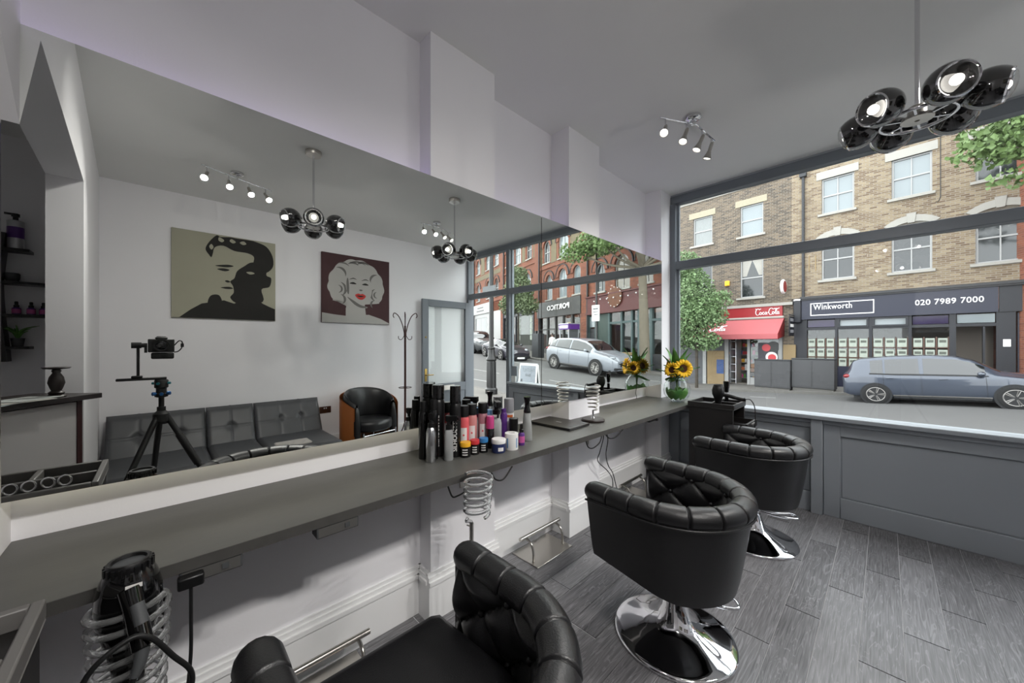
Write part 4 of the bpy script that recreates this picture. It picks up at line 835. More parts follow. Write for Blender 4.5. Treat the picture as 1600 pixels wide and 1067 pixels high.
def make_dryer(label, loc, rz):
    t = thing('hairdryer', label, 'hairdryer', loc, rz)
    obj('barrel', MB().lathe([(.022,0),(.024,.0),(.026,.05),(.034,.075),(.046,.105),(.049,.135),(.043,.165),(.036,.178),(.036,.190),(.030,.191),(.028,.183),(0,.182)], 32), m_black, t, smooth=50)
    obj('handle', MB().tube(spline([(.035,0,.105),(.08,0,.098),(.13,0,.085),(.18,0,.075),(.20,0,.078)], 5), [.018]*10+[.016]*11, 12), m_black, t, smooth=60)
    obj('cable', MB().tube(spline([(.20,0,.078),(.235,.01,.075),(.262,.02,.02),(.268,.02,-.08),(.262,.02,-.18)], 6), .004, 7), m_cable, t, smooth=60)
    return t
make_dryer('black hairdryer standing nose-down in the trolley by the window', (-1.01,3.475,.854), R(10))
t = thing('round_brush', 'black brush with flared end standing in the window trolley', 'brush', (-.995,3.66,.854)); obj('handle', MB().lathe([(.012,0),(.016,.02),(.016,.10),(.02,.13),(.024,.16),(.027,.205),(0,.206)], 20), m_blackg, t, smooth=40); obj('collar', MB().lathe([(.0165,.09),(.018,.10),(.0165,.11)], 20), m_sil, t, smooth=40)
def make_scissors(label, loc, rz, tilt):
    t = thing('scissors', label, 'scissors', loc, rz, 'scissors in the corner trolley'); t.rotation_euler = (tilt, 0, rz)
    for s in (-1, 1):
        h = obj('finger_ring', MB().tube([(s*.019+.015*cos(2*pi*i/24), 0, .115+.019*sin(2*pi*i/24)) for i in range(24)], .0032, 7, True), m_chrome, t, smooth=60)
        obj('shank', MB().tube([(s*.016,0,.096),(s*.008,0,.07),(0,s*.002,.065),(-s*.003,s*.002,.062)], [.0035,.004,.0045,.002], 7), m_chrome, h, smooth=60)
    obj('pivot', MB().cyl((0,-.005,.064),(0,.005,.064),.0045,n=10), m_chrome, t); return t
make_scissors('steel scissors standing rings-up in the corner trolley, nearest the back', (-1.12,-.345,.795), 1.5, -.2)
make_scissors('steel scissors standing rings-up in the corner trolley, nearest the counter front', (-1.12,-.262,.797), 1.65, -.2)

# notice board outside on the pavement, card holder on the sill
t = thing('pavement_sign', 'small white framed pavement board outside the window, seen in the mirror', 'sign', (1.97,5.5,.0), 0)
m_paper = mat('notice_paper', (130,136,144), .6, var=.04)
for sd in (-1, 1):
    f = obj('frame', MB().ring([(-.245,.10),(.245,.10),(.245,.93),(-.245,.93)], [(-.22,.125),(.22,.125),(.22,.905),(-.22,.905)], -.012, .012), m_white, t, bevel=.003); f.location = (0, sd*.10, 0); f.rotation_euler = (-sd*-.095, 0, 0)
    obj('sheet', MB().box(-.22,.22,-.004,.004,.125,.905), m_paper, f)
    if sd < 0:
        n = MB()
        for k in range(7): n.box(-.17+k*.05, -.162+k*.05, -.0052, -.004, .78, .85); n.box(-.17+k*.05, -.14+k*.05, -.0052, -.004, (.843, .812, .78)[k % 3], (.85, .819, .787)[k % 3])
        obj('notice_lettering', n, m_pot, f)
        me = text_mesh('BAR', .085, .0004, 0, 'CENTER'); o = obj('notice_lettering', me, m_pot, f); o.rotation_euler = (pi/2,0,0); o.location = (0,-.0048,.68)
        obj('notice_figure', MB().prism([(.19,.40),(.20,.50),(.18,.56),(.19,.60),(.17,.635),(.15,.61),(.155,.56),(.14,.48),(.11,.43),(.09,.40)], -.0055, -.004), m_black, f)
        obj('notice_figure', MB().prism([(.10,.42),(.12,.46),(.07,.49),(.0,.50),(-.04,.47),(0,.45),(-.02,.42),(.03,.44)], -.0055, -.004), m_redl, f)
obj('hinge_bar', MB().box(-.245,.245,-.012,.012,.935,.95), m_sil, t)
for sx in (-.23,.23): obj('foot', MB().box(sx-.015,sx+.015,-.16,.16,.075,.10), m_sil, t)
t.location.z = .04
t = thing('card_holder', 'grey block card holder on the window sill beside the mullion, seen in the mirror', 'card holder', (.80,3.925,.81)); obj('back', MB().box(-.05,.05,.0,.02,0,.24), m_framel, t, bevel=.003); obj('pocket', MB().box(-.045,.045,-.025,.0,0,.09), m_white, t, bevel=.003)
# ---------------------------------------------------------------- street: ground
ALB = .365      # darkens all street colours to balance the bright sky against the room light
def G(x, y): return -.483+.0615*x+.03*max(0, 14-y)
KERB = [(-40,21.2),(-6.5,18.75),(-1,18.45),(4,17.75),(7,17.2),(9.5,17.5),(13.5,18.0),(16,18.7),(24,21.8),(70,40)]
def yk(x):
    for (a, p), (b, q) in zip(KERB, KERB[1:]):
        if x <= b: return p+(q-p)*(x-a)/(b-a)
    return KERB[-1][1]
m_road = mat('asphalt', (122,121,120), .8, var=.12, vs=1.2, bump=.3, bs=90)
m_pave = mat('paving', (150,146,140), .85, var=.15, vs=2.5, bump=.15, bs=30)
m_kerb = mat('kerb_stone', (140,137,132), .85, var=.15, vs=4)
m_line = mat('road_paint', (220,220,218), .7, var=.08)
X0, X1 = -36, 62
road = struct(obj('road', MB().grid(lambda u, v: (lerp(X0,X1,u), lerp(6.6, yk(lerp(X0,X1,u)), v), G(lerp(X0,X1,u), lerp(6.6, yk(lerp(X0,X1,u)), v))), 99, 14), m_road))
struct(obj('pavement_near', MB().grid(lambda u, v: (lerp(X0,X1,u), lerp(4.03, 6.5, v), G(lerp(X0,X1,u), lerp(4.03,6.5,v))+.1), 50, 3), m_pave))
struct(obj('pavement_far', MB().grid(lambda u, v: (lerp(X0,X1,u), yk(lerp(X0,X1,u))+.12+8*v, G(lerp(X0,X1,u), 20)+.1), 99, 3), m_pave))
kb = MB()
for f0, d, s in ((lambda x: 6.5, .12, 1), (yk, .13, -1)):
    kb.grid(lambda u, v: (lambda x: (x, f0(x)+[0, d, d, 0][int(round(v*3))]*(1), G(x, f0(x))+[.102, .102, -.05, -.05][int(round(v*3))]))(lerp(X0,X1,u)), 99, 4)
    kb.grid(lambda u, v: (lambda x: (x, f0(x), G(x, f0(x))+[.102,-.05][int(round(v))]))(lerp(X0,X1,u)), 99, 2)
struct(obj('kerb', kb, m_kerb))
def mark(x0, x1, y0, y1, w_=.1):
    n = 4; obj('road_marking', MB().grid(lambda u, v: (lerp(x0,x1,u), lerp(y0,y1,u)+w_*(v-.5), G(lerp(x0,x1,u), lerp(y0,y1,u)+w_*(v-.5))+.006), n, 2), m_line, road)
for a, b, c, d in ((4.07,5.95,10.84,10.9),(8.2,10.0,10.3,10.2),(0.2,2.0,11.2,11.1),(-3.8,-2.0,11.5,11.4),(11.8,13.6,10.6,11.0),(6.2,7.1,8.15,8.0),(7.9,9.6,7.9,7.8),(-3.75,-2.9,16.8,16.75),(3.6,4.3,15.6,15.5),(11.5,12.6,15.2,15.4)): mark(a, b, c, d)

# ---------------------------------------------------------------- facades
m_brA = brick_mat('brown_stock_brick', (172,150,124), (98,86,74), (196,188,175), dirt=.3)
m_brB = brick_mat('yellow_stock_brick', (214,192,156), (150,122,94), (212,204,190), dirt=.25)
m_brR = brick_mat('red_brick', (206,116,80), (158,82,58), (186,150,128), dirt=.3)
m_brT = brick_mat('tan_brick', (176,160,120), (150,132,98), (170,160,140), dirt=.3)
m_stone = mat('white_stone', (222,218,208), .8, var=.08, vs=5); m_cream = mat('cream_lintel', (214,204,176), .8, var=.1)
m_render = mat('parapet_render', (168,160,142), .9, var=.15, vs=3); m_wfr = mat('white_window_paint', (226,226,224), .5, var=.03)
m_gdark = mat('dark_window', (58,64,66), .08, var=.3, vs=.8, spec=.8); m_gpale = mat('blind_window', (176,188,192), .12, var=.08, vs=1, spec=.8); m_gcurt = mat('curtain_window', (170,176,174), .15, var=.25, vs=6, stretch=(6,1,.5), spec=.8); m_gwarm = mat('warm_window', (150,140,120), .1, var=.2, vs=1, spec=.8)
m_fnavy = mat('navy_fascia', (42,46,72), .45, var=.08); m_fblack = mat('navy_black_paint', (38,40,50), .5, var=.1); m_lead = mat('lead_grey', (86,86,88), .7, var=.15); m_pipe = mat('cast_iron_paint', (72,74,78), .6, var=.1)
m_shopglass = glass_pane('shop_glass', (.80,.82,.82), 2.2)
def wallgrid(mb, s0, s1, z0, z1, ops, y0=0, y1=.35):
    xs = sorted({s0, s1, *[v for o in ops for v in o[:2]]}); 
    for a, b in zip(xs, xs[1:]):
        cuts = sorted([(o[2], o[3]) for o in ops if o[0] <= a+1e-6 and o[1] >= b-1e-6]); z = z0
        for c, d in cuts:
            if c > z: mb.box(a, b, y0, y1, z, c)
            z = max(z, d)
        if z < z1: mb.box(a, b, y0, y1, z, z1)
def arc(s0, s1, z, rise, n=14):
    w_ = s1-s0; r = (w_*w_/4+rise*rise)/(2*rise); c = (s0+s1)/2; a0 = math.asin(min(1, w_/2/r)); 
    return [(c+r*sin(lerp(-a0, a0, i/n)), z+rise-r+r*cos(lerp(-a0, a0, i/n))) for i in range(n+1)]
def sash(par, s0, s1, z0, z1, pane, bars=1, arch=False, dep=.10, fw=.06):
    fr = MB(); zt = z1-(s1-s0)/2 if arch else z1
    if arch:
        o = [(s1, z0), (s1, zt)]+arc(s0, s1, zt, (s1-s0)/2-.001)[::-1]+[(s0, z0)]
        i_ = [(s1-fw, z0+fw), (s1-fw, zt)]+[(p[0], p[1]) for p in arc(s0+fw, s1-fw, zt, (s1-s0)/2-fw-.001)[::-1]]+[(s0+fw, z0+fw)]
        fr.ring(o, i_, dep-.03, dep+.03)
    else: fr.ring([(s0,z0),(s1,z0),(s1,z1),(s0,z1)], [(s0+fw,z0+fw),(s1-fw,z0+fw),(s1-fw,z1-fw),(s0+fw,z1-fw)], dep-.03, dep+.03)
    zm = (z0+zt)/2 if not arch else lerp(z0, z1, .47); fr.box(s0+fw, s1-fw, dep-.025, dep+.02, zm-.03, zm+.03)
    if bars:
        c = (s0+s1)/2; fr.box(c-.018, c+.018, dep-.015, dep+.015, z0+fw, (z1-fw))
    w_ = obj('window', fr, m_wfr, par)
    if arch: pn = MB().prism([(s0+.02,z0+.02),(s1-.02,z0+.02)]+arc(s0+.02, s1-.02, zt, (s1-s0)/2-.02)[::-1], dep+.02, dep+.04)
    else: pn = MB().box(s0+.02, s1-.02, dep+.02, dep+.04, z0+.02, z1-.02)
    obj('pane', pn, pane, w_)
    return w_
def corner_fill(mb, s0, s1, zt, z1, y0=0, y1=.35):
    A = arc(s0, s1, zt, (s1-s0)/2-.001)
    h = len(A)//2
    for part, cx in ((A[:h+1], s0), (A[h:], s1)):
        for p, q in zip(part, part[1:]):
            mb.add([(p[0],y0,p[1]),(q[0],y0,q[1]),(q[0],y0,z1),(p[0],y0,z1),(p[0],y1,p[1]),(q[0],y1,q[1]),(q[0],y1,z1),(p[0],y1,z1)], [(0,1,2,3),(4,7,6,5),(0,4,5,1)])

# --- brown brick building with the corner shop
RZ1 = math.atan(-.083)
A = thing('terrace_building', 'brown brick building above the red awning shop across the street', 'building', (0,21.1,0), RZ1)
opsA = [(a, a+1.02, z0, z1) for a in (-7.62,-5.24,-10.0,-12.4) for z0, z1 in ((6.9,8.45),(3.75,5.75))]
wa = MB(); wallgrid(wa, -18, -3.08, 3.35, 9.45, opsA); obj('brick_wall', wa, m_brA, A)
obj('parapet', MB().box(-18, -3.6, .05, .4, 9.45, 11.3), m_render, A); obj('brick_pier', MB().box(-3.6,-3.08,.0,.4,9.45,11.5), m_brA, A)
obj('cornice', MB().box(-18, -3.55, -.09, .05, 9.40, 9.50).box(-18,-3.55,-.05,.05,9.33,9.40), m_stone, A)
for k, (a, b, z0, z1) in enumerate(opsA):
    wd = sash(A, a, b, z0, z1, [m_gcurt, m_gdark, m_gpale, m_gdark][k % 4] if k != 3 else m_gdark, 0)
    if z0 > 6: obj('lintel', MB().box(a-.22, b+.16, -.03, .1, z1, z1+.33), m_cream, A)
    obj('window_sill', MB().box(a-.16, b+.1, -.10, .1, z0-.10, z0), m_stone, A)
# drawn curtains behind one window
sg = MB().prism([(-5.16,4.85),(-5.16,5.68),(-4.72,5.68),(-4.98,4.85)], .112, .118).prism([(-4.30,4.85),(-4.30,5.68),(-4.74,5.68),(-4.44,4.85)], .112, .118); obj('net_curtain', sg, m_stone, A)
obj('alarm_box', MB().box(-5.95,-5.72,-.10,0,4.45,4.72), m_yel, A, bevel=.03)
obj('ground_floor_pier', MB().box(-3.40,-2.98,-.06,.35,-1.0,3.35), m_brA, A); obj('ground_floor_pier', MB().box(-18,-9.4,.0,.35,-2.0,3.35), m_brA, A)
obj('cornice', MB().box(-9.5,-3.0,-.22,.05,3.22,3.36), m_stone, A)
m_coke = mat('red_fascia', (206,52,58), .45, var=.05); m_awn = mat('red_awning_canvas', (242,128,132), .7, var=.05, bump=.03)
obj('fascia_board', MB().box(-9.4,-3.40,-.18,.0,2.68,3.22), m_coke, A)
def cursive(word_h, width, rt):      # script lettering "Coca-Cola" as brush strokes in a 100 x 30 box
    S = [[(17,24),(13,29),(5,26),(1,15),(4,4),(11,2),(18,8)], [(17,24),(19,27),(24,28)],
         [(24,12),(20,14),(18,9),(20,4),(24,4),(27,9),(24,13),(29,11)], [(37,12),(33,14),(30,9),(32,4),(36,4),(39,7)],
         [(47,12),(43,14),(40,9),(42,4),(46,6),(48,13),(47,5),(51,4)], [(51,11),(56,12)],
         [(73,24),(69,29),(61,27),(56,15),(59,4),(66,2),(73,8)], [(73,24),(80,27),(92,26),(99,29)],
         [(76,12),(72,14),(70,9),(72,4),(76,4),(79,9),(76,13),(81,11)], [(82,8),(87,18),(88,25),(85,25),(83,12),(84,4),(88,5)],
         [(96,12),(92,14),(89,9),(91,4),(95,6),(97,13),(96,5),(100,5)], [(5,26),(0,30)], [(66,2),(60,-2),(40,-3),(20,0)]]
    mb = MB()
    for st in S[:-1]:
        P = spline([(p[0]/100*width, p[1]/30*word_h, 0) for p in st], 5)
        n = len(P); mb.tube([(p.x, p.y, 0) for p in P], [rt*(.55+.75*sin(pi*(.15+.7*i/n))) for i in range(n)], 6)
    for v in mb.v: v.z *= .35
    return mb
def wordmark(par, name, loc, rot, h, wdt, rt):
    o = obj(name, cursive(h, wdt, rt), m_label, par, smooth=60); o.location = loc; o.rotation_euler = rot; return o
wordmark(A, 'script_lettering', (-4.50,-.19,2.79), (pi/2,0,0), .34, 1.0, .0105)
aw = thing('shop_awning', 'red sloping shop awning with white script lettering across the street', 'awning', (0,21.1,0), RZ1)
obj('canopy', MB().prism([(-.18,2.66),(-1.20,1.86),(-1.20,1.84),(-.18,2.63)], -9.5, -3.32, 'yz'), m_awn, aw)
obj('valance', MB().box(-9.5,-3.32,-1.21,-1.195,1.62,1.86), m_awn, aw); obj('side_cheek', MB().prism([(-.18,2.64),(-1.20,1.85),(-1.20,1.62),(-.18,1.75)], -3.33, -3.315, 'yz'), m_coke, aw)
obj('frame_arm', MB().tube([(-3.45,-.05,1.9),(-3.45,-1.18,1.72)], .015, 6), m_sil, aw); obj('roller_box', MB().cyl((-9.5,-.24,2.66),(-3.32,-.24,2.66),.06,n=12), m_stone, aw, smooth=40)
sl = math.atan2(2.66-1.86, 1.02)
wordmark(aw, 'script_lettering', (-7.35,-1.03,2.02), (sl, 0, 0), .52, 1.75, .024)
# shopfront under the awning
sf = A
m_tan = mat('plywood_board', (196,168,122), .7, var=.15, vs=3); m_shut = mat('grey_shutter', (120,122,126), .6, var=.1)
obj('shop_interior', MB().box(-9.3,-9.2,.1,1.8,-1,2.7).box(-3.5,-3.45,.1,1.8,-1,2.7).box(-9.2,-3.5,1.7,1.8,-1.0,2.7).box(-9.2,-3.5,.3,1.8,-.72,-.66).box(-9.2,-3.5,.2,1.8,2.62,2.7), mat('shop_interior_paint', (168,160,150), .8, var=.1), sf)
for a, b in ((-5.98,-5.80),(-4.92,-4.80),(-3.58,-3.44),(-7.1,-6.92),(-9.4,-9.2)): obj('shop_post', MB().box(a, b, -.02, .12, -.9, 2.68), m_wfr, sf)
obj('shop_glass', MB().box(-4.80,-3.58,.05,.06,-.3,2.68), m_shopglass, sf); obj('stall_riser', MB().box(-4.80,-3.58,0,.1,-.9,-.3), m_wfr, sf)
obj('shutter', MB().box(-9.2,-7.1,.02,.08,-1.1,2.68), m_shut, sf); obj('shutter', MB().box(-6.92,-5.98,.05,.08,-1.0,2.68), m_shut, sf)
obj('plywood_board', MB().box(-6.85,-5.98,-.08,-.02,-.95,1.02), m_tan, sf, bevel=.05); obj('plywood_board', MB().box(-3.38,-2.90,-.14,-.07,.1,1.35), m_tan, sf)
obj('poster', MB().box(-6.35,-5.99,-.09,-.082,-.2,.55), mat('blue_poster', (70,110,180), .5, var=.5, vs=9), sf)
m_post = mat('window_posters', (90,86,96), .5, var=.7, vs=7)
obj('poster', MB().box(-4.45,-3.65,.02,.045,.3,1.45), m_post, sf)
for (cx, cz, r, m) in ((-4.1,1.2,.18,m_redl),(-3.82,1.25,.26,m_black),(-3.88,.75,.25,m_label),(-3.86,.72,.17,m_redl)): obj('poster_disc', MB().lathe([(r,0),(r,.008),(0,.008)], 20, (cx,.02 if m is not m_redl else .012,cz), (0,-1,0)), m, sf)
for k in range(3): obj('newspaper_rack', MB().box(-4.78,-3.62,-.06+.05*k,-.02+.05*k,-.25+.22*k,-.06+.22*k), mat('papers_%d' % k, (150+20*k,150,150-15*k), .6, var=.5, vs=14), sf)
cols = [m_redl, m_blul, m_yel, m_label, m_mag, m_orange, m_leaf, m_navy]
goods = [MB() for _ in cols]; shelf = MB()
for sh in range(6):
    z = -.45+sh*.42; shelf.box(-6.6,-4.9,1.25,1.65,z-.03,z)
    s = -6.55
    while s < -4.95:
        w_ = random.uniform(.06,.16); h = random.uniform(.14,.32); random.choice(goods).box(s, s+w_*.92, 1.3+random.uniform(0,.1), 1.5, z, z+h); s += w_
obj('shelving', shelf, m_wfr, sf)
for k, g in enumerate(goods): obj('shelf_goods', g, cols[k], sf)['kind'] = 'stuff'
dr = MB()
for sh in range(6): dr.box(-5.78,-5.52,.25,.9,-.5+sh*.4,-.47+sh*.4)
obj('drinks_rack', dr.box(-5.80,-5.77,.2,.95,-.7,1.9).box(-5.53,-5.50,.2,.95,-.7,1.9), m_sil, sf)
# --- yellow brick building with the estate agent
B = thing('terrace_building', 'yellow brick building with white sash windows above the navy shopfront', 'building', (0,21.1,0), RZ1)
opsB = [(a, a+1.07, z0, z1) for a in (-1.99,.18,2.26) for z0, z1 in ((7.18,8.74),(4.24,6.02))]
wa = MB(); wallgrid(wa, -3.08, 4.75, 3.5, 12.0, opsB); wa.box(4.4,4.75,.35,8,-1,12); obj('brick_wall', wa, m_brB, B)
for k, (a, b, z0, z1) in enumerate(opsB):
    sash(B, a, b, z0, z1, m_gpale if z0 > 6 and a < 2 else m_gdark, 1)
    obj('window_sill', MB().box(a-.12, b+.08, -.09, .1, z0-.10, z0), m_stone, B)
    if z0 > 6: obj('lintel', MB().box(a-.18, b+.14, -.035, .1, z1, z1+.34), m_stone, B)
    else:
        o = arc(a-.22, b+.20, z1+.10, .30); i_ = arc(a-.03, b+.03, z1-.02, .16); obj('arch_lintel', MB().ring(o, i_, -.035, .05, closed=False), m_stone, B)
        c = (a+b)/2; obj('keystone', MB().prism([(c-.09,z1+.10),(c+.09,z1+.10),(c+.13,z1+.47),(c-.13,z1+.47)], -.06, .05), m_stone, B)
        obj('soffit_fill', MB().prism([(a,z1),(b,z1)]+arc(a, b, z1, .14)[::-1], .0, .12), m_stone, B)
    if z0 < 6: obj('half_blind', MB().box(a+.06,b-.06,.108,.112,z1-.45,z1-.08), m_gpale, B)
dp = obj('downpipe', MB().cyl((-2.63,-.08,3.5),(-2.63,-.08,9.1),.055,n=10), m_pipe, B, smooth=40); obj('hopper', MB().box(-2.76,-2.50,-.2,0,9.05,9.28), m_pipe, dp, bevel=.03)
obj('wall_cable', MB().tube([(1.45,-.01,9.6),(1.45,-.01,6.9),(1.40,-.01,6.75),(1.33,-.01,6.75)], .012, 5), m_black, B)
obj('gutter_bracket', MB().box(-2.45,-2.41,-.02,0,4.7,5.4).box(-2.22,-2.18,-.02,0,4.7,5.4), m_tan, B)
obj('fascia_board', MB().box(-2.68,2.74,-.14,.1,2.50,3.38), m_fnavy, B); obj('fascia_board', MB().box(2.76,4.75,-.10,.1,2.50,3.42), m_fblack, B)
obj('cornice', MB().box(-2.72,4.75,-.24,.1,3.44,3.54).box(-2.72,4.75,-.20,.1,3.38,3.44), m_lead, B)
for k in range(46): obj('dentil', MB().box(0,.07,-.19,-.13,3.385,3.435), m_fblack, B).location = (-2.64+k*.118,0,0)
obj('console_bracket', MB().box(-2.98,-2.68,-.22,.1,2.35,3.40), m_fblack, B, bevel=.05)
wf_ = [(-2.36,2.66),(-.30,2.66),(-.30,3.22),(-2.36,3.22)]
obj('sign_border', MB().ring(wf_, [(-2.325,2.695),(-.335,2.695),(-.335,3.185),(-2.325,3.185)], -.15, -.138), m_label, B)
def facade_text(par, s, x, z, width, height, m, y=-.145, bold=.004, nm='lettering', sp=1):
    me = text_mesh(s, 1, .012, bold/ max(height,.01)*.35, sp=sp); xs = [v.co.x for v in me.vertices]; ys = [v.co.y for v in me.vertices]
    me.transform(Matrix.Translation((-min(xs), -min(ys), 0))); me.transform(Matrix.Diagonal((width/(max(xs)-min(xs)), height/(max(ys)-min(ys)), 1, 1)))
    o = obj(nm, me, m, par); o.rotation_euler = (pi/2, 0, 0); o.location = (x, y, z); return o
facade_text(B, 'Winkworth', -2.25, 2.92, 1.28, .235, m_label, bold=.005, sp=1.08)
facade_text(B, '020 7989 7000', .82, 2.87, 1.62, .21, m_label, bold=.005, sp=1.05)
for a, b in ((-2.68,-2.50),(-1.53,-1.45),(-.47,-.37),(.64,.73),(1.66,1.82),(2.70,3.10),(3.9,4.75)): obj('shop_post', MB().box(a, b, -.05, .15, -1.0, 2.5), m_fblack, B)
obj('pilaster', MB().box(-2.98,-2.66,-.04,.15,-1.2,2.6), m_fblack, B); obj('stall_riser', MB().box(-2.5,1.66,-.02,.12,-1.0,.42), m_fnavy, B); obj('transom_rail', MB().box(-2.5,2.70,-.03,.12,2.02,2.13), m_fblack, B)
obj('interior_wall', MB().box(-2.66,-2.56,.1,2.3,-1,2.6).box(-2.6,1.75,2.2,2.3,-1,2.6).box(-2.6,4.6,.2,2.3,-.62,-.55).box(-2.6,4.6,.1,2.3,2.52,2.6), mat('office_wall', (150,138,124), .8, var=.1, vs=1), B)
obj('interior_wall', MB().box(1.75,4.6,1.1,1.2,-1,2.6).box(1.74,1.80,.1,2.3,-1,2.6), mat('beige_hall', (190,178,166), .8, var=.06, vs=1), B)
m_brown = mat('card_frame_brown', (112,74,54), .5, var=.15); m_card = mat('property_card', (222,232,216), .5, var=.25, vs=9)
cme = MB().box(-.125,.125,-.006,0,-.17,.17).mesh('card'); cme.materials.append(m_card); cph = MB().box(-.09,.09,-.009,-.006,0,.10).mesh('photo'); cph.materials.append(mat('card_photo', (118,124,112), .5, var=.5, vs=10))
for i, (a, b) in enumerate(((-2.5,-1.53),(-1.45,-.47),(-.37,.64),(.73,1.66))):
    obj('shop_glass', MB().box(a, b, .05, .06, .42, 2.02), m_shopglass, B); obj('fanlight', MB().box(a+.02, b-.02, .04, .06, 2.15, 2.46), [mat('purple_fanlight', (58,40,92), .1, var=.5, vs=3), m_gpale, m_gpale, MATS.get('purple_fanlight')][i], B)
    if i in (1, 2): obj('fanlight_frame', MB().ring([(a+.0,2.10),(b-.0,2.10),(b-.0,2.49),(a+.0,2.49)], [(a+.07,2.17),(b-.07,2.17),(b-.07,2.42),(a+.07,2.42)], -.08, -.02), m_fblack, B)
    cw = (b-a)/3
    for rz_ in (1.44, 1.00, .60):
        obj('card_rail', MB().box(a+.03, b-.03, .0, .02, rz_-.21, rz_-.175), m_brown, B)
        for k in range(3):
            o = obj('property_card', cme, None, B); o.location = (a+cw*(k+.5), .0, rz_); o.scale = (cw/.335, 1, 1); ph = obj('photo', cph, None, o)
    for k in range(4): obj('card_hanger', MB().box(a+cw*k-.02+(.02 if k == 0 else 0)-(.02 if k == 3 else 0), a+cw*k+.02, .0, .015, .4, 1.66), m_brown, B)
obj('open_door', MB().box(2.42,2.47,-.02,.75,-.5,2.0), m_fblack, B); obj('door_fanlight', MB().box(1.84,2.68,.02,.04,2.15,2.46), m_gpale, B)
obj('intercom', MB().box(2.84,3.0,-.075,-.05,1.30,1.55), m_label, B); obj('entrance_door', MB().box(3.14,3.86,.02,.08,-.5,2.45), m_fnavy, B); obj('door_glass', MB().box(3.25,3.78,.005,.02,.3,1.95), m_gpale, B)
# signs fixed to the party wall
t = thing('projecting_sign', 'round red and white projecting sign beside the awning shop', 'sign', (0,21.1,0), RZ1)
obj('disc', MB().lathe([(.30,-.06),(.33,-.04),(.33,.04),(.30,.06)], 30, (-3.29,-.45,4.07), (1,0,0)), m_label, t, smooth=40); obj('disc_face', MB().lathe([(.27,.0),(.27,.064),(0,.064)], 28, (-3.29,-.45,4.07), (1,0,0)).lathe([(.27,.0),(.27,.064),(0,.064)], 28, (-3.29,-.45,4.07), (-1,0,0)), m_coke, t); obj('arm', MB().box(-3.31,-3.27,-.15,0,4.05,4.09), m_pipe, t)
t = thing('projecting_sign', 'dark hanging board sign on the pier left of the navy shopfront', 'sign', (0,21.1,0), RZ1)
obj('board', MB().box(-2.98,-2.93,-.95,-.25,1.75,2.65), m_fblack, t, bevel=.03); obj('arm', MB().box(-2.97,-2.94,-1.0,0,2.68,2.73), m_pipe, t)
for k in range(3): obj('sign_band', MB().box(-2.985,-2.925,-.85,-.35,1.9+.26*k,2.04+.26*k), m_label if k == 1 else m_sil, t)

# --- curving red brick parade (seen in the mirror)
RZ2 = math.atan(.35)
def ground2(s): return G(4.95+s*.944, 25)+.1
def parade(label, s0, s1, base, top, rows, tan_bands, fasc, gable=None):
    t = thing('terrace_building', label, 'building', (4.95,18.78,0), RZ2)
    ops = [(a, b, z0, z1) for (a, b, z0, z1, ar, pn) in rows]
    wa = MB(); wallgrid(wa, s0, s1, fasc, top, ops)
    for a, b, z0, z1, ar, pn in rows:
        if ar: corner_fill(wa, a, b, z1-(b-a)/2, z1)
    wa.box(s0, s0+.3, .35, 8, base-1, top).box(s1-.3, s1, .35, 8, base-1, top)
    obj('brick_wall', wa, m_brR, t)
    for a, b, z0, z1, ar, pn in rows:
        sash(t, a, b, z0, z1, pn, 1, ar, .12)
        if ar:
            zt = z1-(b-a)/2
            obj('brick_arch', MB().ring([(a-.30,zt)]+arc(a-.30, b+.30, zt, (b-a)/2+.30)+[(b+.30,zt)], [(a,zt)]+arc(a, b, zt, (b-a)/2-.001)+[(b,zt)], -.07, .0, closed=False), m_brR, t)
            obj('hood_mould', MB().ring([(a-.36,zt)]+arc(a-.36, b+.36, zt, (b-a)/2+.36)+[(b+.36,zt)], [(a-.30,zt)]+arc(a-.30, b+.30, zt, (b-a)/2+.30)+[(b+.30,zt)], -.11, .0, closed=False), m_lead, t)
        obj('window_sill', MB().box(a-.1, b+.1, -.1, .1, z0-.1, z0), m_stone, t)
    for a, b, z0, z1 in tan_bands: obj('tan_brick_panel', MB().box(a, b, -.02, .0, z0, z1), m_brT, t)
    obj('eaves', MB().box(s0, s1, -.35, .4, top, top+.12).prism([(-.35,top+.12),(.4,top+.12),(3,top+2.0),(3,top+1.9)], s0, s1, 'yz'), m_lead, t)
    obj('pier', MB().box(s0-.02, s0+.38, -.12, .0, base-.5, top), m_brR, t); obj('pier', MB().box(s1-.38, s1+.02, -.12, .0, base-.5, top), m_brR, t)
    obj('downpipe', MB().cyl((s1-.45,-.16,base), (s1-.45,-.16,top), .06, n=8), m_pipe, t, smooth=40)
    return t
gp = ground2(3)
pub = parade('red brick parade house above the dark red bar front with round sign', -1.0, 6.6, gp, 10.4, [(4.5,5.45,4.75,6.6,True,m_gdark),(2.3,3.6,4.70,6.75,True,m_gwarm),(.55,1.5,4.75,6.6,True,m_gwarm),(4.5,5.5,7.9,9.6,True,m_gpale),(2.3,3.5,7.9,9.7,True,m_gpale),(.5,1.5,7.9,9.6,True,m_gpale)], [(-.6,6.2,7.0,7.5),(3.8,4.25,7.75,9.9),(1.75,2.05,7.75,9.9)], 3.3)
m_dred = mat('dark_red_fascia', (122,52,48), .55, var=.15, vs=4); m_teal = mat('faded_teal_frame', (104,128,128), .6, var=.2, vs=6)
obj('fascia_board', MB().box(-.9,6.22,-.2,.0,3.42,4.44), m_dred, pub); obj('fascia_rail', MB().box(-.95,6.27,-.26,0,3.32,3.42).box(-.95,6.27,-.3,0,4.44,4.52), m_dred, pub)
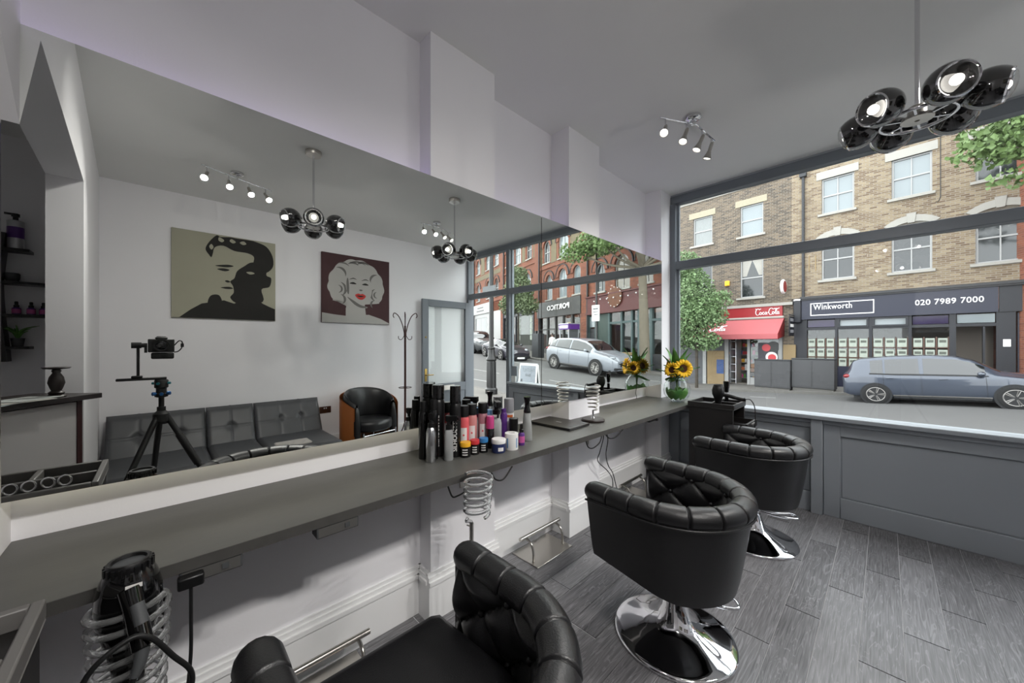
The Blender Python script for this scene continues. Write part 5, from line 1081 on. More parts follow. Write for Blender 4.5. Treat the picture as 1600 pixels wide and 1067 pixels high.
rs = obj('round_sign', MB().lathe([(.62,0),(.62,.06),(.56,.07),(0,.07)], 32, (3.3,-.22,4.22), (0,-1,0)), mat('weathered_wood_sign', (150,96,66), .7, var=.35, vs=8), pub, smooth=40)
for k in range(12): a = 2*pi*k/12; obj('sign_bulb', MB().ball((3.3+.59*cos(a),-.31,4.22+.59*sin(a)), .035, 8, 6), m_label, rs)
for k in range(9): obj('string_bulb', MB().ball((.2+k*.62,-.36,4.10+.16*abs((k*.9) % 2-1)), .045, 8, 6), m_label, pub)
obj('string_wire', MB().tube([(.2+k*.31,-.36,4.14+.16*abs((k*.45) % 2-1)) for k in range(17)], .008, 4), m_black, pub)
obj('bar_interior', MB().box(-.8,6.2,3.0,3.1,gp-.5,3.4).box(-.8,6.2,.2,3.0,gp-.05,gp), mat('bar_dark_wall', (66,60,56), .8, var=.3, vs=2), pub)
for a, b in ((-.9,-.6),(.55,.72),(1.45,1.60),(2.0,2.12),(2.86,2.98),(3.96,4.10),(5.25,5.42),(6.1,6.25)): obj('shop_post', MB().box(a, b, -.1, .1, gp-.6, 3.32), m_teal, pub)
obj('transom_rail', MB().box(-.6,4.0,-.08,.08,2.62,2.74), m_teal, pub); obj('stall_riser', MB().box(-.6,1.5,-.04,.1,gp-.6,gp+.75), m_pipe, pub); obj('green_panel', MB().box(4.1,5.25,.0,.1,gp-.6,3.32), mat('mottled_green', (84,104,96), .6, var=.4, vs=9), pub)
for a, b in ((-.6,.55),(.72,1.45),(1.60,2.0),(2.12,2.86),(2.98,3.96)): obj('shop_glass', MB().box(a, b, .0, .01, gp+.1, 3.3), m_shopglass, pub)
obj('bar_door', MB().box(5.42,6.1,.02,.1,gp-.3,2.4), m_pipe, pub); obj('bar_window', MB().box(5.46,6.06,.0,.02,2.5,3.2), m_gpale, pub)
gq = ground2(10)
por = parade('red brick parade house above the grey office front with white capital letters', 6.6, 13.3, gq, 10.6, [(10.95,11.85,4.95,6.95,True,m_gpale),(8.85,10.0,4.92,7.1,True,m_gpale),(7.05,8.0,4.95,7.0,True,m_gpale),(8.65,10.0,7.95,9.95,True,m_gpale),(11.3,12.3,8.0,9.8,True,m_gdark)], [(10.3,11.1,7.85,10.0),(7.2,8.4,7.85,10.0),(12.5,12.85,7.85,10.0)], 3.5)
m_pgry = mat('office_grey_fascia', (96,94,92), .5, var=.06)
obj('string_course', MB().box(6.6,13.3,-.08,0,7.5,7.68), m_brR, por); obj('fascia_board', MB().box(6.9,13.1,-.2,0,3.52,4.78), m_pgry, por)
facade_text(por, 'PORTICO', 8.2, 4.02, 3.15, .40, m_label, y=-.24, bold=.03, sp=1.15)
for a, b in ((6.9,7.1),(8.0,8.2),(9.2,9.32),(10.3,10.42),(11.5,11.65),(12.9,13.1)): obj('shop_post', MB().box(a, b, -.1, .1, gq-.6, 3.52), m_pgry, por)
for a, b in ((7.1,8.0),(8.2,9.2),(9.32,10.3),(10.42,11.5),(11.65,12.9)): obj('shop_glass', MB().box(a, b, .0, .01, gq, 3.5), m_shopglass, por)
obj('transom_rail', MB().box(10.42,12.9,-.06,.06,2.5,2.6).box(7.1,8.0,-.06,.06,2.4,2.5), m_pgry, por); obj('stall_riser', MB().box(10.42,12.9,-.05,.08,gq-.6,gq+.5).box(7.1,8.0,-.05,.08,gq-.6,gq+1.2), m_pgry, por)
obj('office_interior', MB().box(6.9,13.1,2.5,2.6,gq-.5,3.6), mat('office_interior', (110,112,104), .8, var=.3, vs=1), por)
obj('yellow_poster', MB().box(8.5,8.9,.08,.1,2.3,3.0), m_yel, por)
gr = ground2(17)
bro = parade('red brick parade house above the glazed shop with columns of white cards', 13.3, 20.8, gr, 11.9, [(14.6,15.65,5.6,7.75,True,m_gpale),(17.0,18.0,5.7,7.8,True,m_gpale),(16.6,17.9,9.0,10.95,True,m_gpale),(14.4,15.4,9.0,10.7,True,m_gdark),(19.0,20.0,9.2,11.0,True,m_gpale)], [(13.8,14.1,8.9,11.2),(15.7,16.3,8.9,11.2),(18.2,18.8,8.9,11.4)], 4.2)
obj('fascia_board', MB().box(13.8,20.4,-.15,0,4.0,4.7), m_fblack, bro); obj('string_course', MB().box(13.3,20.8,-.08,0,8.4,8.6), m_brR, bro)
for a, b in ((13.9,14.05),(17.55,17.7),(20.2,20.4)): obj('shop_post', MB().box(a, b, -.08, .1, gr-.6, 4.0), m_fblack, bro)
obj('shop_glass', MB().box(14.05,17.55,.0,.01,gr+.3,4.0), m_shopglass, bro); obj('shop_glass', MB().box(17.7,20.2,.0,.01,gr+.3,4.0), m_shopglass, bro); obj('stall_riser', MB().box(14.05,20.2,-.04,.08,gr-.6,gr+.35), m_pgry, bro)
obj('shop_interior', MB().box(13.8,20.4,1.2,1.3,gr-.5,4.2), mat('pale_display', (150,148,130), .8, var=.15, vs=1), bro)
for c in (14.5,16.9,18.3,19.8):
    for k in range(5):
        o = obj('property_card', cme, None, bro); o.location = (c,-.02,gr+1.05+k*.52); o.scale = (1.5,1,1.25)
gs = ground2(25)
whi = parade('red brick parade house above the white shop with white fascia sign', 20.8, 30.2, gs, 13.0, [(24.4,25.8,9.9,11.8,True,m_gpale),(22.0,23.2,9.9,11.6,True,m_gpale),(27.8,29.0,9.9,11.6,True,m_gpale),(24.4,25.5,6.6,8.6,True,m_gpale),(22.0,23.0,6.6,8.5,True,m_gdark),(27.8,28.9,6.6,8.6,True,m_gpale)], [(21.3,29.8,9.0,9.5),(23.5,24.1,9.6,12.2),(26.2,27.4,9.6,12.2)], 6.1)
obj('fascia_board', MB().box(24.2,29.9,-.2,0,4.95,6.1), m_wfr, whi); obj('sign_marks', MB().box(26.2,28.2,-.22,-.2,5.62,5.74).box(26.0,28.5,-.22,-.2,5.25,5.37), m_pgry, whi)
obj('white_surround', MB().ring([(24.2,gs-.8),(29.9,gs-.8),(29.9,4.95),(24.2,4.95)], [(25.2,gs+.9),(29.3,gs+.9),(29.3,4.5),(25.2,4.5)], -.05, .1), m_wfr, whi)
obj('shop_glass', MB().box(25.2,29.3,.0,.01,gs+.9,4.5), m_shopglass, whi); obj('shop_interior', MB().box(24.2,29.9,1.0,1.1,gs-.5,5), mat('pale_salon', (176,174,168), .8, var=.1), whi); obj('dark_poster', MB().box(26.2,27.6,.2,.24,gs+1.3,gs+3.0), m_pipe, whi)
obj('side_door', MB().box(21.3,23.9,-.02,.1,gs-.6,5.0), m_wfr, whi)
gt = ground2(36); parade('far red brick parade house at the end of the street', 30.2, 42, gt, 13.8, [(a, a+1.2, z, z+2, True, m_gpale) for a in (31.5,34.5,37.5) for z in (7.3,10.6)], [(30.6,41.5,9.8,10.3)], 3.0)

# ---------------------------------------------------------------- trees
m_bark = mat('plane_bark', (150,140,122), .9, var=.3, vs=5, bump=.4, bs=12); m_bark2 = mat('dark_bark', (92,84,74), .9, var=.3, vs=5)
def leaf_mat(nm, c): return mat(nm, c, .6, var=.4, vs=1.3)
m_tl1 = leaf_mat('plane_leaves', (136,168,96)); m_tl2 = leaf_mat('light_leaves', (150,184,124)); m_tl3 = leaf_mat('grey_green_leaves', (140,160,112))
def tree(label, loc, h, rt, blobs, nleaf, ls, lm, bark, lean=(0,0)):
    t = thing('street_tree', label, 'tree', loc)
    tp = V((lean[0], lean[1], h)); pts = spline([(0,0,-.1),(lean[0]*.3,lean[1]*.3,h*.45),(lean[0]*.7,lean[1]*.7,h*.8),tp], 5)
    obj('trunk', MB().tube(pts, [lerp(rt*1.15, rt*.55, i/(len(pts)-1)) for i in range(len(pts))], 12), bark, t, smooth=60)
    for (c, r) in blobs:
        c = V(c); a = pts[int(len(pts)*.62)]; m_ = (a+c)/2+V((0,0,-.25)); br = spline([a, m_, c], 5); obj('branch', MB().tube(br, [lerp(rt*.4, rt*.1, i/(len(br)-1)) for i in range(len(br))], 7), bark, t, smooth=60)
    mb = MB(); vs = []; fs = []; rnd = random.Random(hash(label) % 1000 if False else len(label)); tot = sum(r[0]*r[1]*r[2] for c, r in blobs)**1
    for c, r in blobs:
        for _ in range(int(nleaf*r[0]*r[1]*r[2]/tot)):
            d = V((rnd.gauss(0,1), rnd.gauss(0,1), rnd.gauss(0,1))).normalized()*(rnd.random()**.42)
            p = V(c)+V((d.x*r[0], d.y*r[1], d.z*r[2])); q = V((rnd.uniform(-1,1), rnd.uniform(-1,1), rnd.uniform(-.35,1))).normalized()
            u = q.orthogonal().normalized(); u = Matrix.Rotation(rnd.uniform(0,6.28), 3, q) @ u; v = q.cross(u); s = ls*rnd.uniform(.6,1.25); o = len(vs)
            vs += [p-u*s*.5, p-u*s*.1+v*s*.42-q*s*.1, p+u*s*.55-q*s*.12, p-u*s*.1-v*s*.42-q*s*.1]; fs.append((o, o+1, o+2, o+3))
    me = bpy.data.meshes.new('foliage'); me.from_pydata(vs, [], fs); f = obj('foliage', me, lm, t); f['kind'] = 'stuff'
    return t
tree('young leafy street tree in front of the red awning shop', (-6.5,19.05,G(-6.5,19)+.1), 4.6, .07, [((-.3,0,3.6),(1.2,1.1,1.1)),((.6,.1,3.5),(.8,.8,.6)),((-1.1,0,2.6),(1.1,.9,.8)),((.2,.2,2.3),(.9,.8,.5)),((-.3,0,4.9),(1.1,1.0,1.0)),((-.5,0,6.0),(.8,.8,.9)),((.9,.1,4.3),(.7,.6,.5))], 14000, .12, m_tl2, m_bark2)
tree('tall plane tree with pale trunk in front of the bar, seen in the mirror', (5.35,17.75,G(5.35,17.7)+.1), 7.2, .24, [((0,0,8.3),(2.6,2.2,1.6)),((-2.4,-.8,7.6),(1.5,1.3,1.1)),((-3.1,-1.2,6.9),(1.0,.8,.55)),((-2.9,-1.3,5.9),(.55,.5,.3)),((2.3,-.6,7.0),(1.4,1.2,.8)),((3.6,-.9,6.6),(1.1,1.0,.6)),((1.0,-1.6,6.6),(1.0,.9,.5)),((-.2,-2.0,7.4),(1.6,1.0,.9))], 15000, .17, m_tl1, m_bark, (.25,0))
tree('small grey-green tree outside the parade shops, seen in the mirror', (17.0,20.3,G(17,20)+.1), 4.2, .09, [((0,0,4.8),(1.3,1.2,1.4)),((.9,0,3.8),(1.0,1.0,.8)),((-.9,0,3.7),(1.0,1.0,.8)),((0,0,6.2),(.8,.8,.7))], 7000, .16, m_tl3, m_bark2)

# ---------------------------------------------------------------- street furniture
for k, (a, b) in enumerate(((-4.02,-2.72),(-2.70,-1.34))):
    t = thing('street_cabinet', ['grey street cabinet on the pavement, the one nearer the awning shop', 'grey street cabinet on the pavement, the one nearer the parked hatchback'][k], 'cabinet', ((a+b)/2, 19.05-.083*(a+b)/2*0, G((a+b)/2, 19)+.1), RZ1, 'grey street cabinets')
    w_ = (b-a)/2; obj('plinth', MB().box(-w_+.03,w_-.03,-.22,.25,-.1,.1), m_kerb, t); obj('body', MB().box(-w_,w_,-.25,.25,.1,1.27), mat('cabinet_grey_%d' % k, (92+4*k,92+4*k,94+4*k), .7, var=.12, vs=3), t, bevel=.02); obj('lid', MB().box(-w_-.01,w_+.01,-.27,.26,1.27,1.31), m_pipe, t, bevel=.01)
    for s in (-.33, .33): obj('door', MB().box((s-.31)*w_*2/1.3, (s+.31)*w_*2/1.3, -.262, -.25, .16, 1.22), MATS['cabinet_grey_%d' % k], t, bevel=.004)
t = thing('lamp_post', 'black fluted street lamp post just outside the shop door, seen in the mirror', 'lamp post', (3.97,6.2,G(3.97,6.2)+.1))
zz = 0
obj('base_column', MB().lathe([(.16,0),(.16,.12),(.125,.16),(.115,.85),(.125,.86),(.135,.89),(.125,.93),(.10,.97),(.085,1.15),(.095,1.17),(.095,1.20),(.075,1.22)], 24), m_black, t, smooth=30)
obj('shaft', MB().lathe([(.062,1.2),(.05,5.2),(.05,6.0)], 20), m_black, t, smooth=30)
for k in range(12): a = pi/6*k; obj('flute', MB().cyl((.117*cos(a),.117*sin(a),.2),(.112*cos(a),.112*sin(a),.82),.012,n=6), m_black, t, smooth=40)
obj('name_plate', MB().box(-.25,.25,-.09,-.07,2.55,2.80), m_pot, t)
t = thing('lamp_post', 'black lamp column with white parking plate by the silver car, seen in the mirror', 'lamp post', (8.15,17.65,G(8.15,17.6)+.1))
obj('shaft', MB().lathe([(.10,0),(.10,.9),(.06,1.0),(.05,7.5)], 16), m_black, t, smooth=30); obj('parking_plate', MB().box(-.24,.24,-.10,-.07,2.55,3.45), m_label, t); obj('plate_text', MB().box(-.17,.17,-.103,-.10,3.2,3.28).box(-.17,.17,-.103,-.10,3.05,3.10).box(-.17,.1,-.103,-.10,2.9,2.95), m_pot, t); obj('lantern', MB().lathe([(.06,7.5),(.2,7.6),(.2,7.9),(.05,8.05)], 12), m_black, t)
t = thing('phone_kiosk', 'grey phone kiosk with purple header behind the silver car', 'phone kiosk', (11.0,18.9,G(11,19)+.1), .3)
obj('post', MB().box(-.5,-.44,-.4,-.34,0,2.3), m_sil, t); obj('post', MB().box(.44,.5,-.4,-.34,0,2.3), m_sil, t); obj('post', MB().box(-.5,-.44,.34,.4,0,2.3), m_sil, t); obj('post', MB().box(.44,.5,.34,.4,0,2.3), m_sil, t)
obj('header', MB().box(-.53,.53,-.43,.43,2.02,2.35), m_purple, t); obj('header_band', MB().box(-.45,.45,-.44,-.43,2.1,2.27), m_label, t); obj('side_panel', MB().box(-.48,-.46,-.34,.34,.2,2.02), m_shut, t); obj('side_panel', MB().box(-.44,.44,.36,.38,.2,2.02), m_shut, t); obj('roof', MB().box(-.55,.55,-.45,.45,2.35,2.40), m_sil, t)
t = thing('utility_cabinet', 'tall dark grey utility cabinet left of the silver car in the mirror', 'cabinet', (13.55,18.75,G(13.5,19)+.1), .3); obj('body', MB().box(-.42,.42,-.25,.25,0,1.65), m_pipe, t, bevel=.02); obj('cap', MB().box(-.3,-.1,-.1,.1,1.65,1.85).box(.1,.3,-.1,.1,1.65,1.85), m_black, t)
t = thing('barrel', 'wooden barrel planter outside the bar under the plane tree', 'barrel', (6.6,18.3,G(6.6,18)+.1)); obj('staves', MB().lathe([(.36,0),(.44,.25),(.46,.45),(.44,.65),(.36,.9),(0,.9)], 24), m_tan, t, smooth=30)
for z, r in ((.15,.415),(.7,.435)): obj('hoop', MB().lathe([(r,z),(r+.012,z+.01),(r+.012,z+.05),(r,z+.06)], 24, (0,0,0), None, True), m_pipe, t, smooth=40)
# ---------------------------------------------------------------- cars
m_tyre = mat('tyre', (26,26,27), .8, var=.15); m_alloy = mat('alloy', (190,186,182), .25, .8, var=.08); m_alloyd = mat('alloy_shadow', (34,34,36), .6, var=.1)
m_cglass = mat('car_glass', (30,34,38), .05, var=.15, coat=.5, spec=.8); m_tail = mat('tail_lamp', (170,30,38), .2, var=.15); m_head = mat('head_lamp', (200,205,212), .1, var=.2, coat=.6); m_seam = mat('door_seam', (22,24,28), .6, var=.1)
def paint(nm, c): return mat(nm, c, .32, .35, var=.05, vs=3, coat=.8)
def make_car(name, label, loc, rz, pitch, pm, T, Wd, wheels, wr_, spokes, plate=True):
    t = thing(name, label, 'car', loc, rz); t.rotation_euler = (0, -pitch, rz)
    zt, zb, W, wrf, zs = T['top'], T['belt'], T['half'], T['roof'], T['sill']; x0, x1 = T['ext']
    def sec(x):
        a, b, w_, r = interp(zt, x), interp(zb, x), interp(W, x), interp(wrf, x); s = interp(zs, x)
        r = min(r, w_-.06); a = max(a, b+.02)
        return [(w_*.94, s), (w_*.985, s+.10), (w_, lerp(s, b, .45)), (w_*.992, lerp(s, b, .82)), (w_*.965, b), ((w_*.965+r)/2+.02*min(1, (a-b)*3), lerp(b, a-.045, .52)), (r, a-.045), (r-.07, a-.010), (r*.55, a+.006), (0, a+.012)]
    nx = 80
    xs = [lerp(x0, x1, .5-.5*cos(pi*i/(nx-1))*(.35)-(.65*(.5-i/(nx-1)))) for i in range(nx)]
    rows = []
    for x in xs:
        P = spline([(x, p[0], p[1]) for p in sec(x)], 3); rows.append([(p.x, p.y, p.z) for p in P]+[(p.x, -p.y, p.z) for p in P[-2::-1]])
    n = len(rows[0]); mb = MB(); mb.add([p for r in rows for p in r], [(j*n+i, j*n+i+1, (j+1)*n+i+1, (j+1)*n+i) for j in range(nx-1) for i in range(n-1)]+[tuple(range(n)), tuple(range((nx-1)*n, nx*n))])
    body = obj('body', mb, pm, t, smooth=38)
    def side_patch(nm, xa, xb, m, va=.10, vb=.90, off=.010, nn=14):
        for sg in (-1, 1):
            def fn(u, v):
                x = lerp(xa, xb, u); P = sec(x); v = lerp(va, vb, v); a, b, c = P[4], P[5], P[6]
                y = (1-v)**2*a[0]+2*v*(1-v)*(2*b[0]-.5*(a[0]+c[0]))+v*v*c[0]; z = (1-v)**2*a[1]+2*v*(1-v)*(2*b[1]-.5*(a[1]+c[1]))+v*v*c[1]
                return (x, sg*(y+off), z+.004)
            obj(nm, MB().grid(fn, nn, 6), m, t, smooth=60)
    for nm, xa, xb in T['side']: side_patch(nm, xa, xb, m_cglass)
    side_patch('window_trim', T['side'][0][1]-.03, T['side'][-1][2]+.05, m_seam, .03, .10, .012, 30)
    def top_patch(nm, xa, xb, m, k=.97, off=.008):
        def fn(u, v):
            x = lerp(xa, xb, v); P = sec(x); e = lerp(-1, 1, u); r = P[6][0]*k; z = interp([(0, P[9][1]), (P[8][0], P[8][1]), (P[7][0], P[7][1]), (P[6][0], P[6][1])], abs(e)*r); return (x+(off if xa > 0 else -off), e*r, z+off)
        obj(nm, MB().grid(fn, 15, 10), m, t, smooth=60)
    top_patch('windscreen', *T['wind'], m_cglass); top_patch('rear_window', *T['rear'], m_cglass)
    for sg in (-1, 1):
        for x in T['seams']:
            P = sec(x); obj('door_seam', MB().tube([(x, sg*(p[0]+.003), p[1]) for p in spline([(p[0], p[1], 0) for p in P[1:5]], 4)], .005, 4), m_seam, t)
        for x in T['handles']:
            P = sec(x); obj('door_handle', MB().ball((x, sg*(P[3][0]+.012), lerp(P[3][1], P[4][1], .35)), .09, 10, 6, (1, .18, .16)), pm, t, smooth=60)
        P = sec(T['mirror']); mr = obj('wing_mirror', MB().ball((T['mirror'], sg*(P[4][0]+.10), P[4][1]+.08), .11, 14, 8, (.7, .9, .65)), pm, t, smooth=60); obj('mirror_stalk', MB().box(T['mirror']-.03, T['mirror']+.03, sg*(P[4][0]-.03), sg*(P[4][0]+.06), P[4][1]+.0, P[4][1]+.05), m_seam, mr)
        for (x, y, z, sz) in T['head']: obj('head_lamp', MB().ball((x, sg*y, z), .1, 14, 8, sz), m_head, t, smooth=60)
        for (x, y, z, sz) in T['tail']: obj('tail_lamp', MB().ball((x, sg*y, z), .1, 14, 8, sz), m_tail, t, smooth=60)
        xa, xb = wheels; obj('side_skirt', MB().box(xa+wr_+.06, xb-wr_-.06, sg*(Wd*.90), sg*(Wd*.985), interp(zs, 0)-.02, interp(zs, 0)+.05), m_seam, t, bevel=.015)
        obj('skirt_trim', MB().box(xa+wr_+.06, xb-wr_-.06, sg*(Wd*.97), sg*(Wd*1.0), interp(zs, 0)+.055, interp(zs, 0)+.085), m_alloy, t)
    zf = interp(zs, x1); obj('grille', MB().box(x1-.10, x1+.012, -.42*Wd*1.1, .42*Wd*1.1, zf+T['gr'][0], zf+T['gr'][1]), m_seam, t, bevel=.02); obj('lower_grille', MB().box(x1-.15, x1+.005, -.75*Wd, .75*Wd, zf+.02, zf+.12), m_seam, t, bevel=.02)
    if plate: obj('number_plate', MB().box(x1+.012, x1+.022, -.26, .26, zf+T['gr'][0]-.13, zf+T['gr'][0]-.02), m_label, t); obj('number_plate', MB().box(x0-.02, x0-.008, -.26, .26, interp(zs,x0)+.22, interp(zs,x0)+.33), m_yel, t)
    obj('rear_bumper_trim', MB().box(x0-.006, x0+.15, -.7*Wd, .7*Wd, interp(zs,x0)-.02, interp(zs,x0)+.1), m_seam, t, bevel=.02)
    obj('underbody', MB().box(x0+.25, x1-.25, -Wd*.85, Wd*.85, interp(zs,0)-.06, interp(zs,0)+.04), m_seam, t)
    first = None
    tp = [(wr_*.66,-.105),(wr_*.9,-.11),(wr_*.985,-.095),(wr_,-.06),(wr_,.06),(wr_*.985,.095),(wr_*.9,.11),(wr_*.66,.105)]
    for x in wheels:
        for sg in (-1, 1):
            yc = sg*(Wd-.085)
            obj('wheel_arch', MB().lathe([(wr_*1.14,0),(wr_*1.14,.012),(0,.012)], 40, (x, sg*(Wd-.004), wr_), (0, sg, 0)), m_seam, t)
            wh = obj('wheel', MB().lathe(tp, 40, (x, yc, wr_), (0,1,0), True), m_tyre, t, smooth=40)
            obj('rim_barrel', MB().lathe([(wr_*.69,.10),(wr_*.66,.108),(wr_*.62,.10),(wr_*.60,.03),(0,.025)], 36, (x, yc, wr_), (0,sg,0)), m_alloyd, wh, smooth=40)
            rim = MB().lathe([(wr_*.66,.095),(wr_*.70,.108),(wr_*.66,.112),(wr_*.62,.106)], 36, (x, yc, wr_), (0,sg,0), True).lathe([(wr_*.17,.06),(wr_*.16,.095),(0,.10)], 16, (x, yc, wr_), (0,sg,0)); obj('rim', rim, m_alloy, wh, smooth=40)
            for k in range(spokes):
                for dd in (-.11, .11):
                    a = 2*pi*k/spokes; p0 = V((x+wr_*.12*cos(a+dd*2), yc+sg*.085, wr_+wr_*.12*sin(a+dd*2))); p1 = V((x+wr_*.65*cos(a+dd), yc+sg*.100, wr_+wr_*.65*sin(a+dd))); obj('spoke', MB().tube([p0, p1], [wr_*.055, wr_*.045], 6), m_alloy, wh, smooth=50)
    return t
hatch = dict(ext=(-2.09, 2.16), top=[(-2.09,.90),(-2.04,.98),(-1.98,1.06),(-1.80,1.38),(-1.6,1.45),(-.9,1.50),(-.2,1.505),(.35,1.46),(.62,1.36),(1.18,1.0),(1.7,.90),(2.0,.80),(2.16,.66)], belt=[(-2.09,.86),(-1.6,.94),(-.8,.90),(.4,.875),(1.1,.875),(1.8,.79),(2.16,.62)],
    half=[(-2.09,.66),(-2.0,.79),(-1.7,.875),(-1.2,.895),(1.2,.895),(1.7,.86),(2.02,.74),(2.16,.56)], roof=[(-2.09,.56),(-1.7,.60),(-.4,.615),(.5,.60),(1.2,.66),(2.16,.46)], sill=[(-2.09,.34),(-1.9,.27),(-1.3,.23),(1.3,.23),(2.0,.22),(2.16,.26)],
    side=[('quarter_window',-1.40,-1.12),('rear_door_window',-1.07,-.36),('front_door_window',-.27,.86)], wind=(.44,1.13), rear=(-1.99,-1.80), seams=(-.33,.86,-1.12), handles=(-.98,.1), mirror=.78, head=[(2.0,.62,.70,(1.3,1.0,.55))], tail=[(-1.97,.70,.88,(1.0,1.1,.75))], gr=(.30,.40))
r0, r1 = (-.185, 16.35), (2.44, 16.29); h_ = math.atan2(r1[1]-r0[1], r1[0]-r0[0])
make_car('hatchback_car', 'blue-grey hatchback parked across the street in front of the navy shopfront', ((r0[0]+r1[0])/2+.02, 16.32+.85, G(1.13,17)-.03), h_, .0615, paint('blue_grey_paint', (88,97,114)), hatch, .895, (-1.315,1.315), .318, 5)
suv = dict(ext=(-2.36, 2.48), top=[(-2.36,1.05),(-2.28,1.14),(-2.18,1.22),(-1.80,1.56),(-1.5,1.64),(-.6,1.69),(0,1.68),(.5,1.60),(.75,1.50),(1.38,1.16),(1.9,1.08),(2.25,.98),(2.48,.78)], belt=[(-2.36,1.02),(-1.8,1.18),(-.8,1.12),(.5,1.08),(1.3,1.06),(2.0,.96),(2.48,.74)],
    half=[(-2.36,.74),(-2.2,.86),(-1.8,.95),(-1.2,.97),(1.3,.97),(1.9,.93),(2.28,.82),(2.48,.62)], roof=[(-2.36,.62),(-1.8,.66),(-.4,.70),(.6,.68),(1.35,.74),(2.48,.52)], sill=[(-2.36,.42),(-2.1,.36),(-1.4,.30),(1.4,.30),(2.2,.28),(2.48,.34)],
    side=[('quarter_window',-1.88,-1.45),('rear_door_window',-1.38,-.36),('front_door_window',-.27,1.05)], wind=(.55,1.34), rear=(-2.24,-1.86), seams=(-.32,1.0,-1.2), handles=(-1.0,.15), mirror=.86, head=[(2.16,.66,.90,(1.8,1.2,.6))], tail=[(-2.22,.76,1.06,(1.0,1.3,.7))], gr=(.16,.36))
r0, r1 = V((9.14,15.09,0)), V((6.23,14.6,0)); d = (r1-r0).normalized(); nrm = V((d.y, -d.x, 0)); c_ = (r0+r1)/2+nrm*.92
make_car('suv_car', 'silver car parked across the street in front of the bar, seen in the mirror', (c_.x, c_.y, G(c_.x, c_.y)), math.atan2(d.y, d.x), -.0605, paint('silver_paint', (196,202,212)), suv, .97, (-1.45,1.45), .375, 10)
sport = dict(ext=(-2.2, 2.28), top=[(-2.2,.72),(-2.1,.80),(-1.6,.98),(-1.0,1.20),(-.5,1.29),(0,1.29),(.3,1.22),(.95,.92),(1.5,.82),(2.0,.70),(2.28,.52)], belt=[(-2.2,.70),(-1.4,.90),(-.4,.88),(.7,.84),(1.4,.79),(2.28,.48)],
    half=[(-2.2,.66),(-2.0,.82),(-1.4,.925),(-.6,.90),(.6,.88),(1.4,.90),(1.95,.82),(2.28,.55)], roof=[(-2.2,.55),(-1.0,.56),(0,.58),(.5,.58),(1.0,.70),(2.28,.45)], sill=[(-2.2,.30),(-1.9,.22),(0,.18),(1.9,.17),(2.28,.20)],
    side=[('quarter_window',-1.15,-.62),('front_door_window',-.55,.78)], wind=(.18,.92), rear=(-1.5,-.85), seams=(-.62,.72), handles=(-.42,), mirror=.62, head=[(1.86,.62,.66,(1.5,1.2,1.0))], tail=[(-2.06,.64,.72,(.8,1.6,.5))], gr=(.08,.16))
r0, r1 = V((16.3,16.3,0)), V((13.77,15.57,0)); d = (r1-r0).normalized(); nrm = V((d.y, -d.x, 0)); c_ = (r0+r1)/2+nrm*.84
make_car('sports_car', 'dark purple-grey sports car parked behind the silver car, seen in the mirror', (c_.x, c_.y, G(c_.x, c_.y)), math.atan2(d.y, d.x), -.058, paint('midnight_paint', (62,60,76)), sport, .92, (-1.25,1.25), .335, 5)
c2 = c_-d*5.2+V((.1,.25,0))
make_car('suv_car', 'dark grey car parked farthest up the street, cut off by the door frame', (c2.x, c2.y, G(c2.x, c2.y)), math.atan2(d.y, d.x), -.058, paint('graphite_paint', (84,88,92)), suv, .97, (-1.45,1.45), .36, 7)

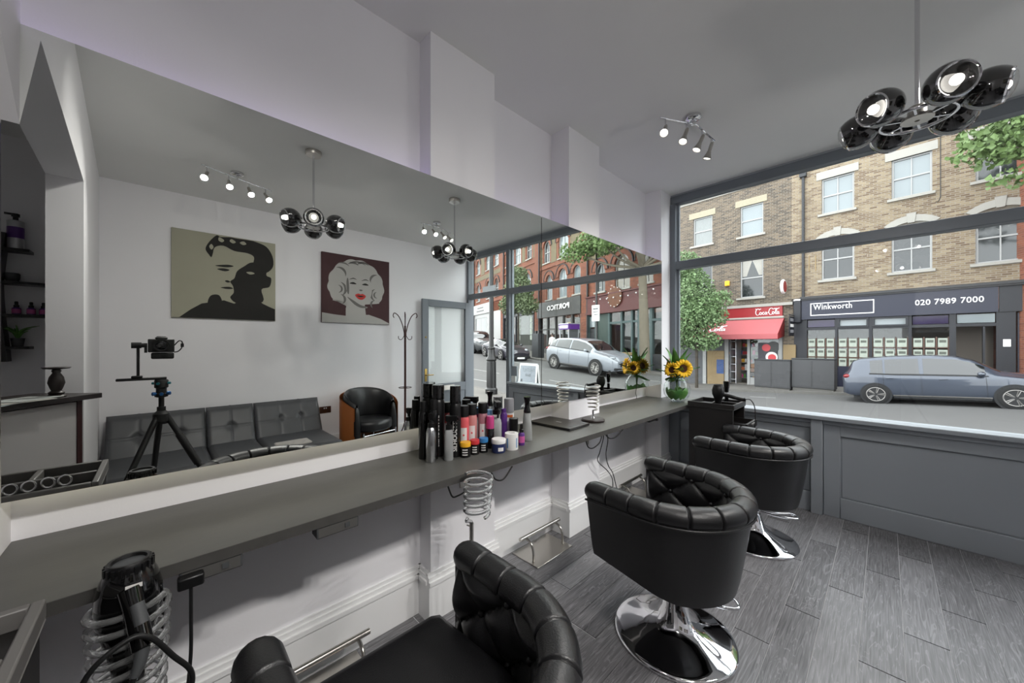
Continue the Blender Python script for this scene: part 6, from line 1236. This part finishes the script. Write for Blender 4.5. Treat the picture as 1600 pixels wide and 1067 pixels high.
# ---------------------------------------------------------------- people far off in the mirror view
m_skin = mat('skin', (190,150,130), .6, var=.08); m_hair = mat('dark_hair', (48,38,32), .7, var=.2)
def person(label, loc, rz, top, legs):
    t = thing('person', label, 'person', loc, rz)
    J = {'pel': (0,0,.93,.15,.11), 'waist': (0,0,1.08,.13,.10), 'chest': (0,-.01,1.30,.165,.115), 'neckb': (0,0,1.47,.07,.07), 'neck': (0,.01,1.54,.055,.055), 'head0': (0,.02,1.60,.07,.08), 'head': (0,.02,1.68,.078,.095), 'crown': (0,.01,1.75,.06,.07)}
    for s, n in ((-1,'l'), (1,'r')):
        J.update({n+'sh': (s*.17,0,1.42,.06,.06), n+'el': (s*.22,.02,1.14,.045,.045), n+'wr': (s*.22,-.06,.90,.03,.034), n+'hd': (s*.22,-.09,.81,.026,.04), n+'hip': (s*.09,0,.88,.095,.095), n+'kn': (s*.10,-.02,.49,.06,.065), n+'an': (s*.11,.02,.09,.04,.045), n+'toe': (s*.12,-.14,.035,.035,.03)})
    E = [('pel','waist'),('waist','chest'),('chest','neckb'),('neckb','neck'),('neck','head0'),('head0','head'),('head','crown')]
    for n in 'lr': E += [('chest',n+'sh'),(n+'sh',n+'el'),(n+'el',n+'wr'),(n+'wr',n+'hd'),('pel',n+'hip'),(n+'hip',n+'kn'),(n+'kn',n+'an'),(n+'an',n+'toe')]
    K = list(J); me = bpy.data.meshes.new('figure'); me.from_pydata([J[k][:3] for k in K], [(K.index(a), K.index(b)) for a, b in E], [])
    o = bpy.data.objects.new('tmp', me); C.objects.link(o); sk = o.modifiers.new('s', 'SKIN'); sk.use_smooth_shade = True
    for i, k in enumerate(K): me.skin_vertices[0].data[i].radius = J[k][3:]
    me.skin_vertices[0].data[0].use_root = True; o.modifiers.new('u', 'SUBSURF').levels = 2; bpy.context.view_layer.update()
    m2 = bpy.data.meshes.new_from_object(o.evaluated_get(bpy.context.evaluated_depsgraph_get())); bpy.data.objects.remove(o)
    for m in (m_skin, top, legs, m_hair): m2.materials.append(m)
    for p in m2.polygons:
        c = p.center; p.use_smooth = True
        p.material_index = 3 if (c.z > 1.70 or (c.z > 1.58 and c.y > .05)) else (0 if c.z > 1.49 or (abs(c.x) > .17 and c.z < 1.0 and c.z > .7) else (1 if c.z > .95 else 2))
    obj('figure', m2, None, t); return t
person('distant person in a white top on the pavement behind the silver car', (11.9,18.3,G(11.9,18)+.1), 1.9, m_white, m_navy)
dv = V((.944,.330,0)); nv = V((-.330,.944,0)); pp = V((4.95,18.78,0))+dv*2.5+nv*1.0
person('distant person in a pale shirt inside the bar windows', (pp.x, pp.y, gp), 2.6, m_gpale, m_black)
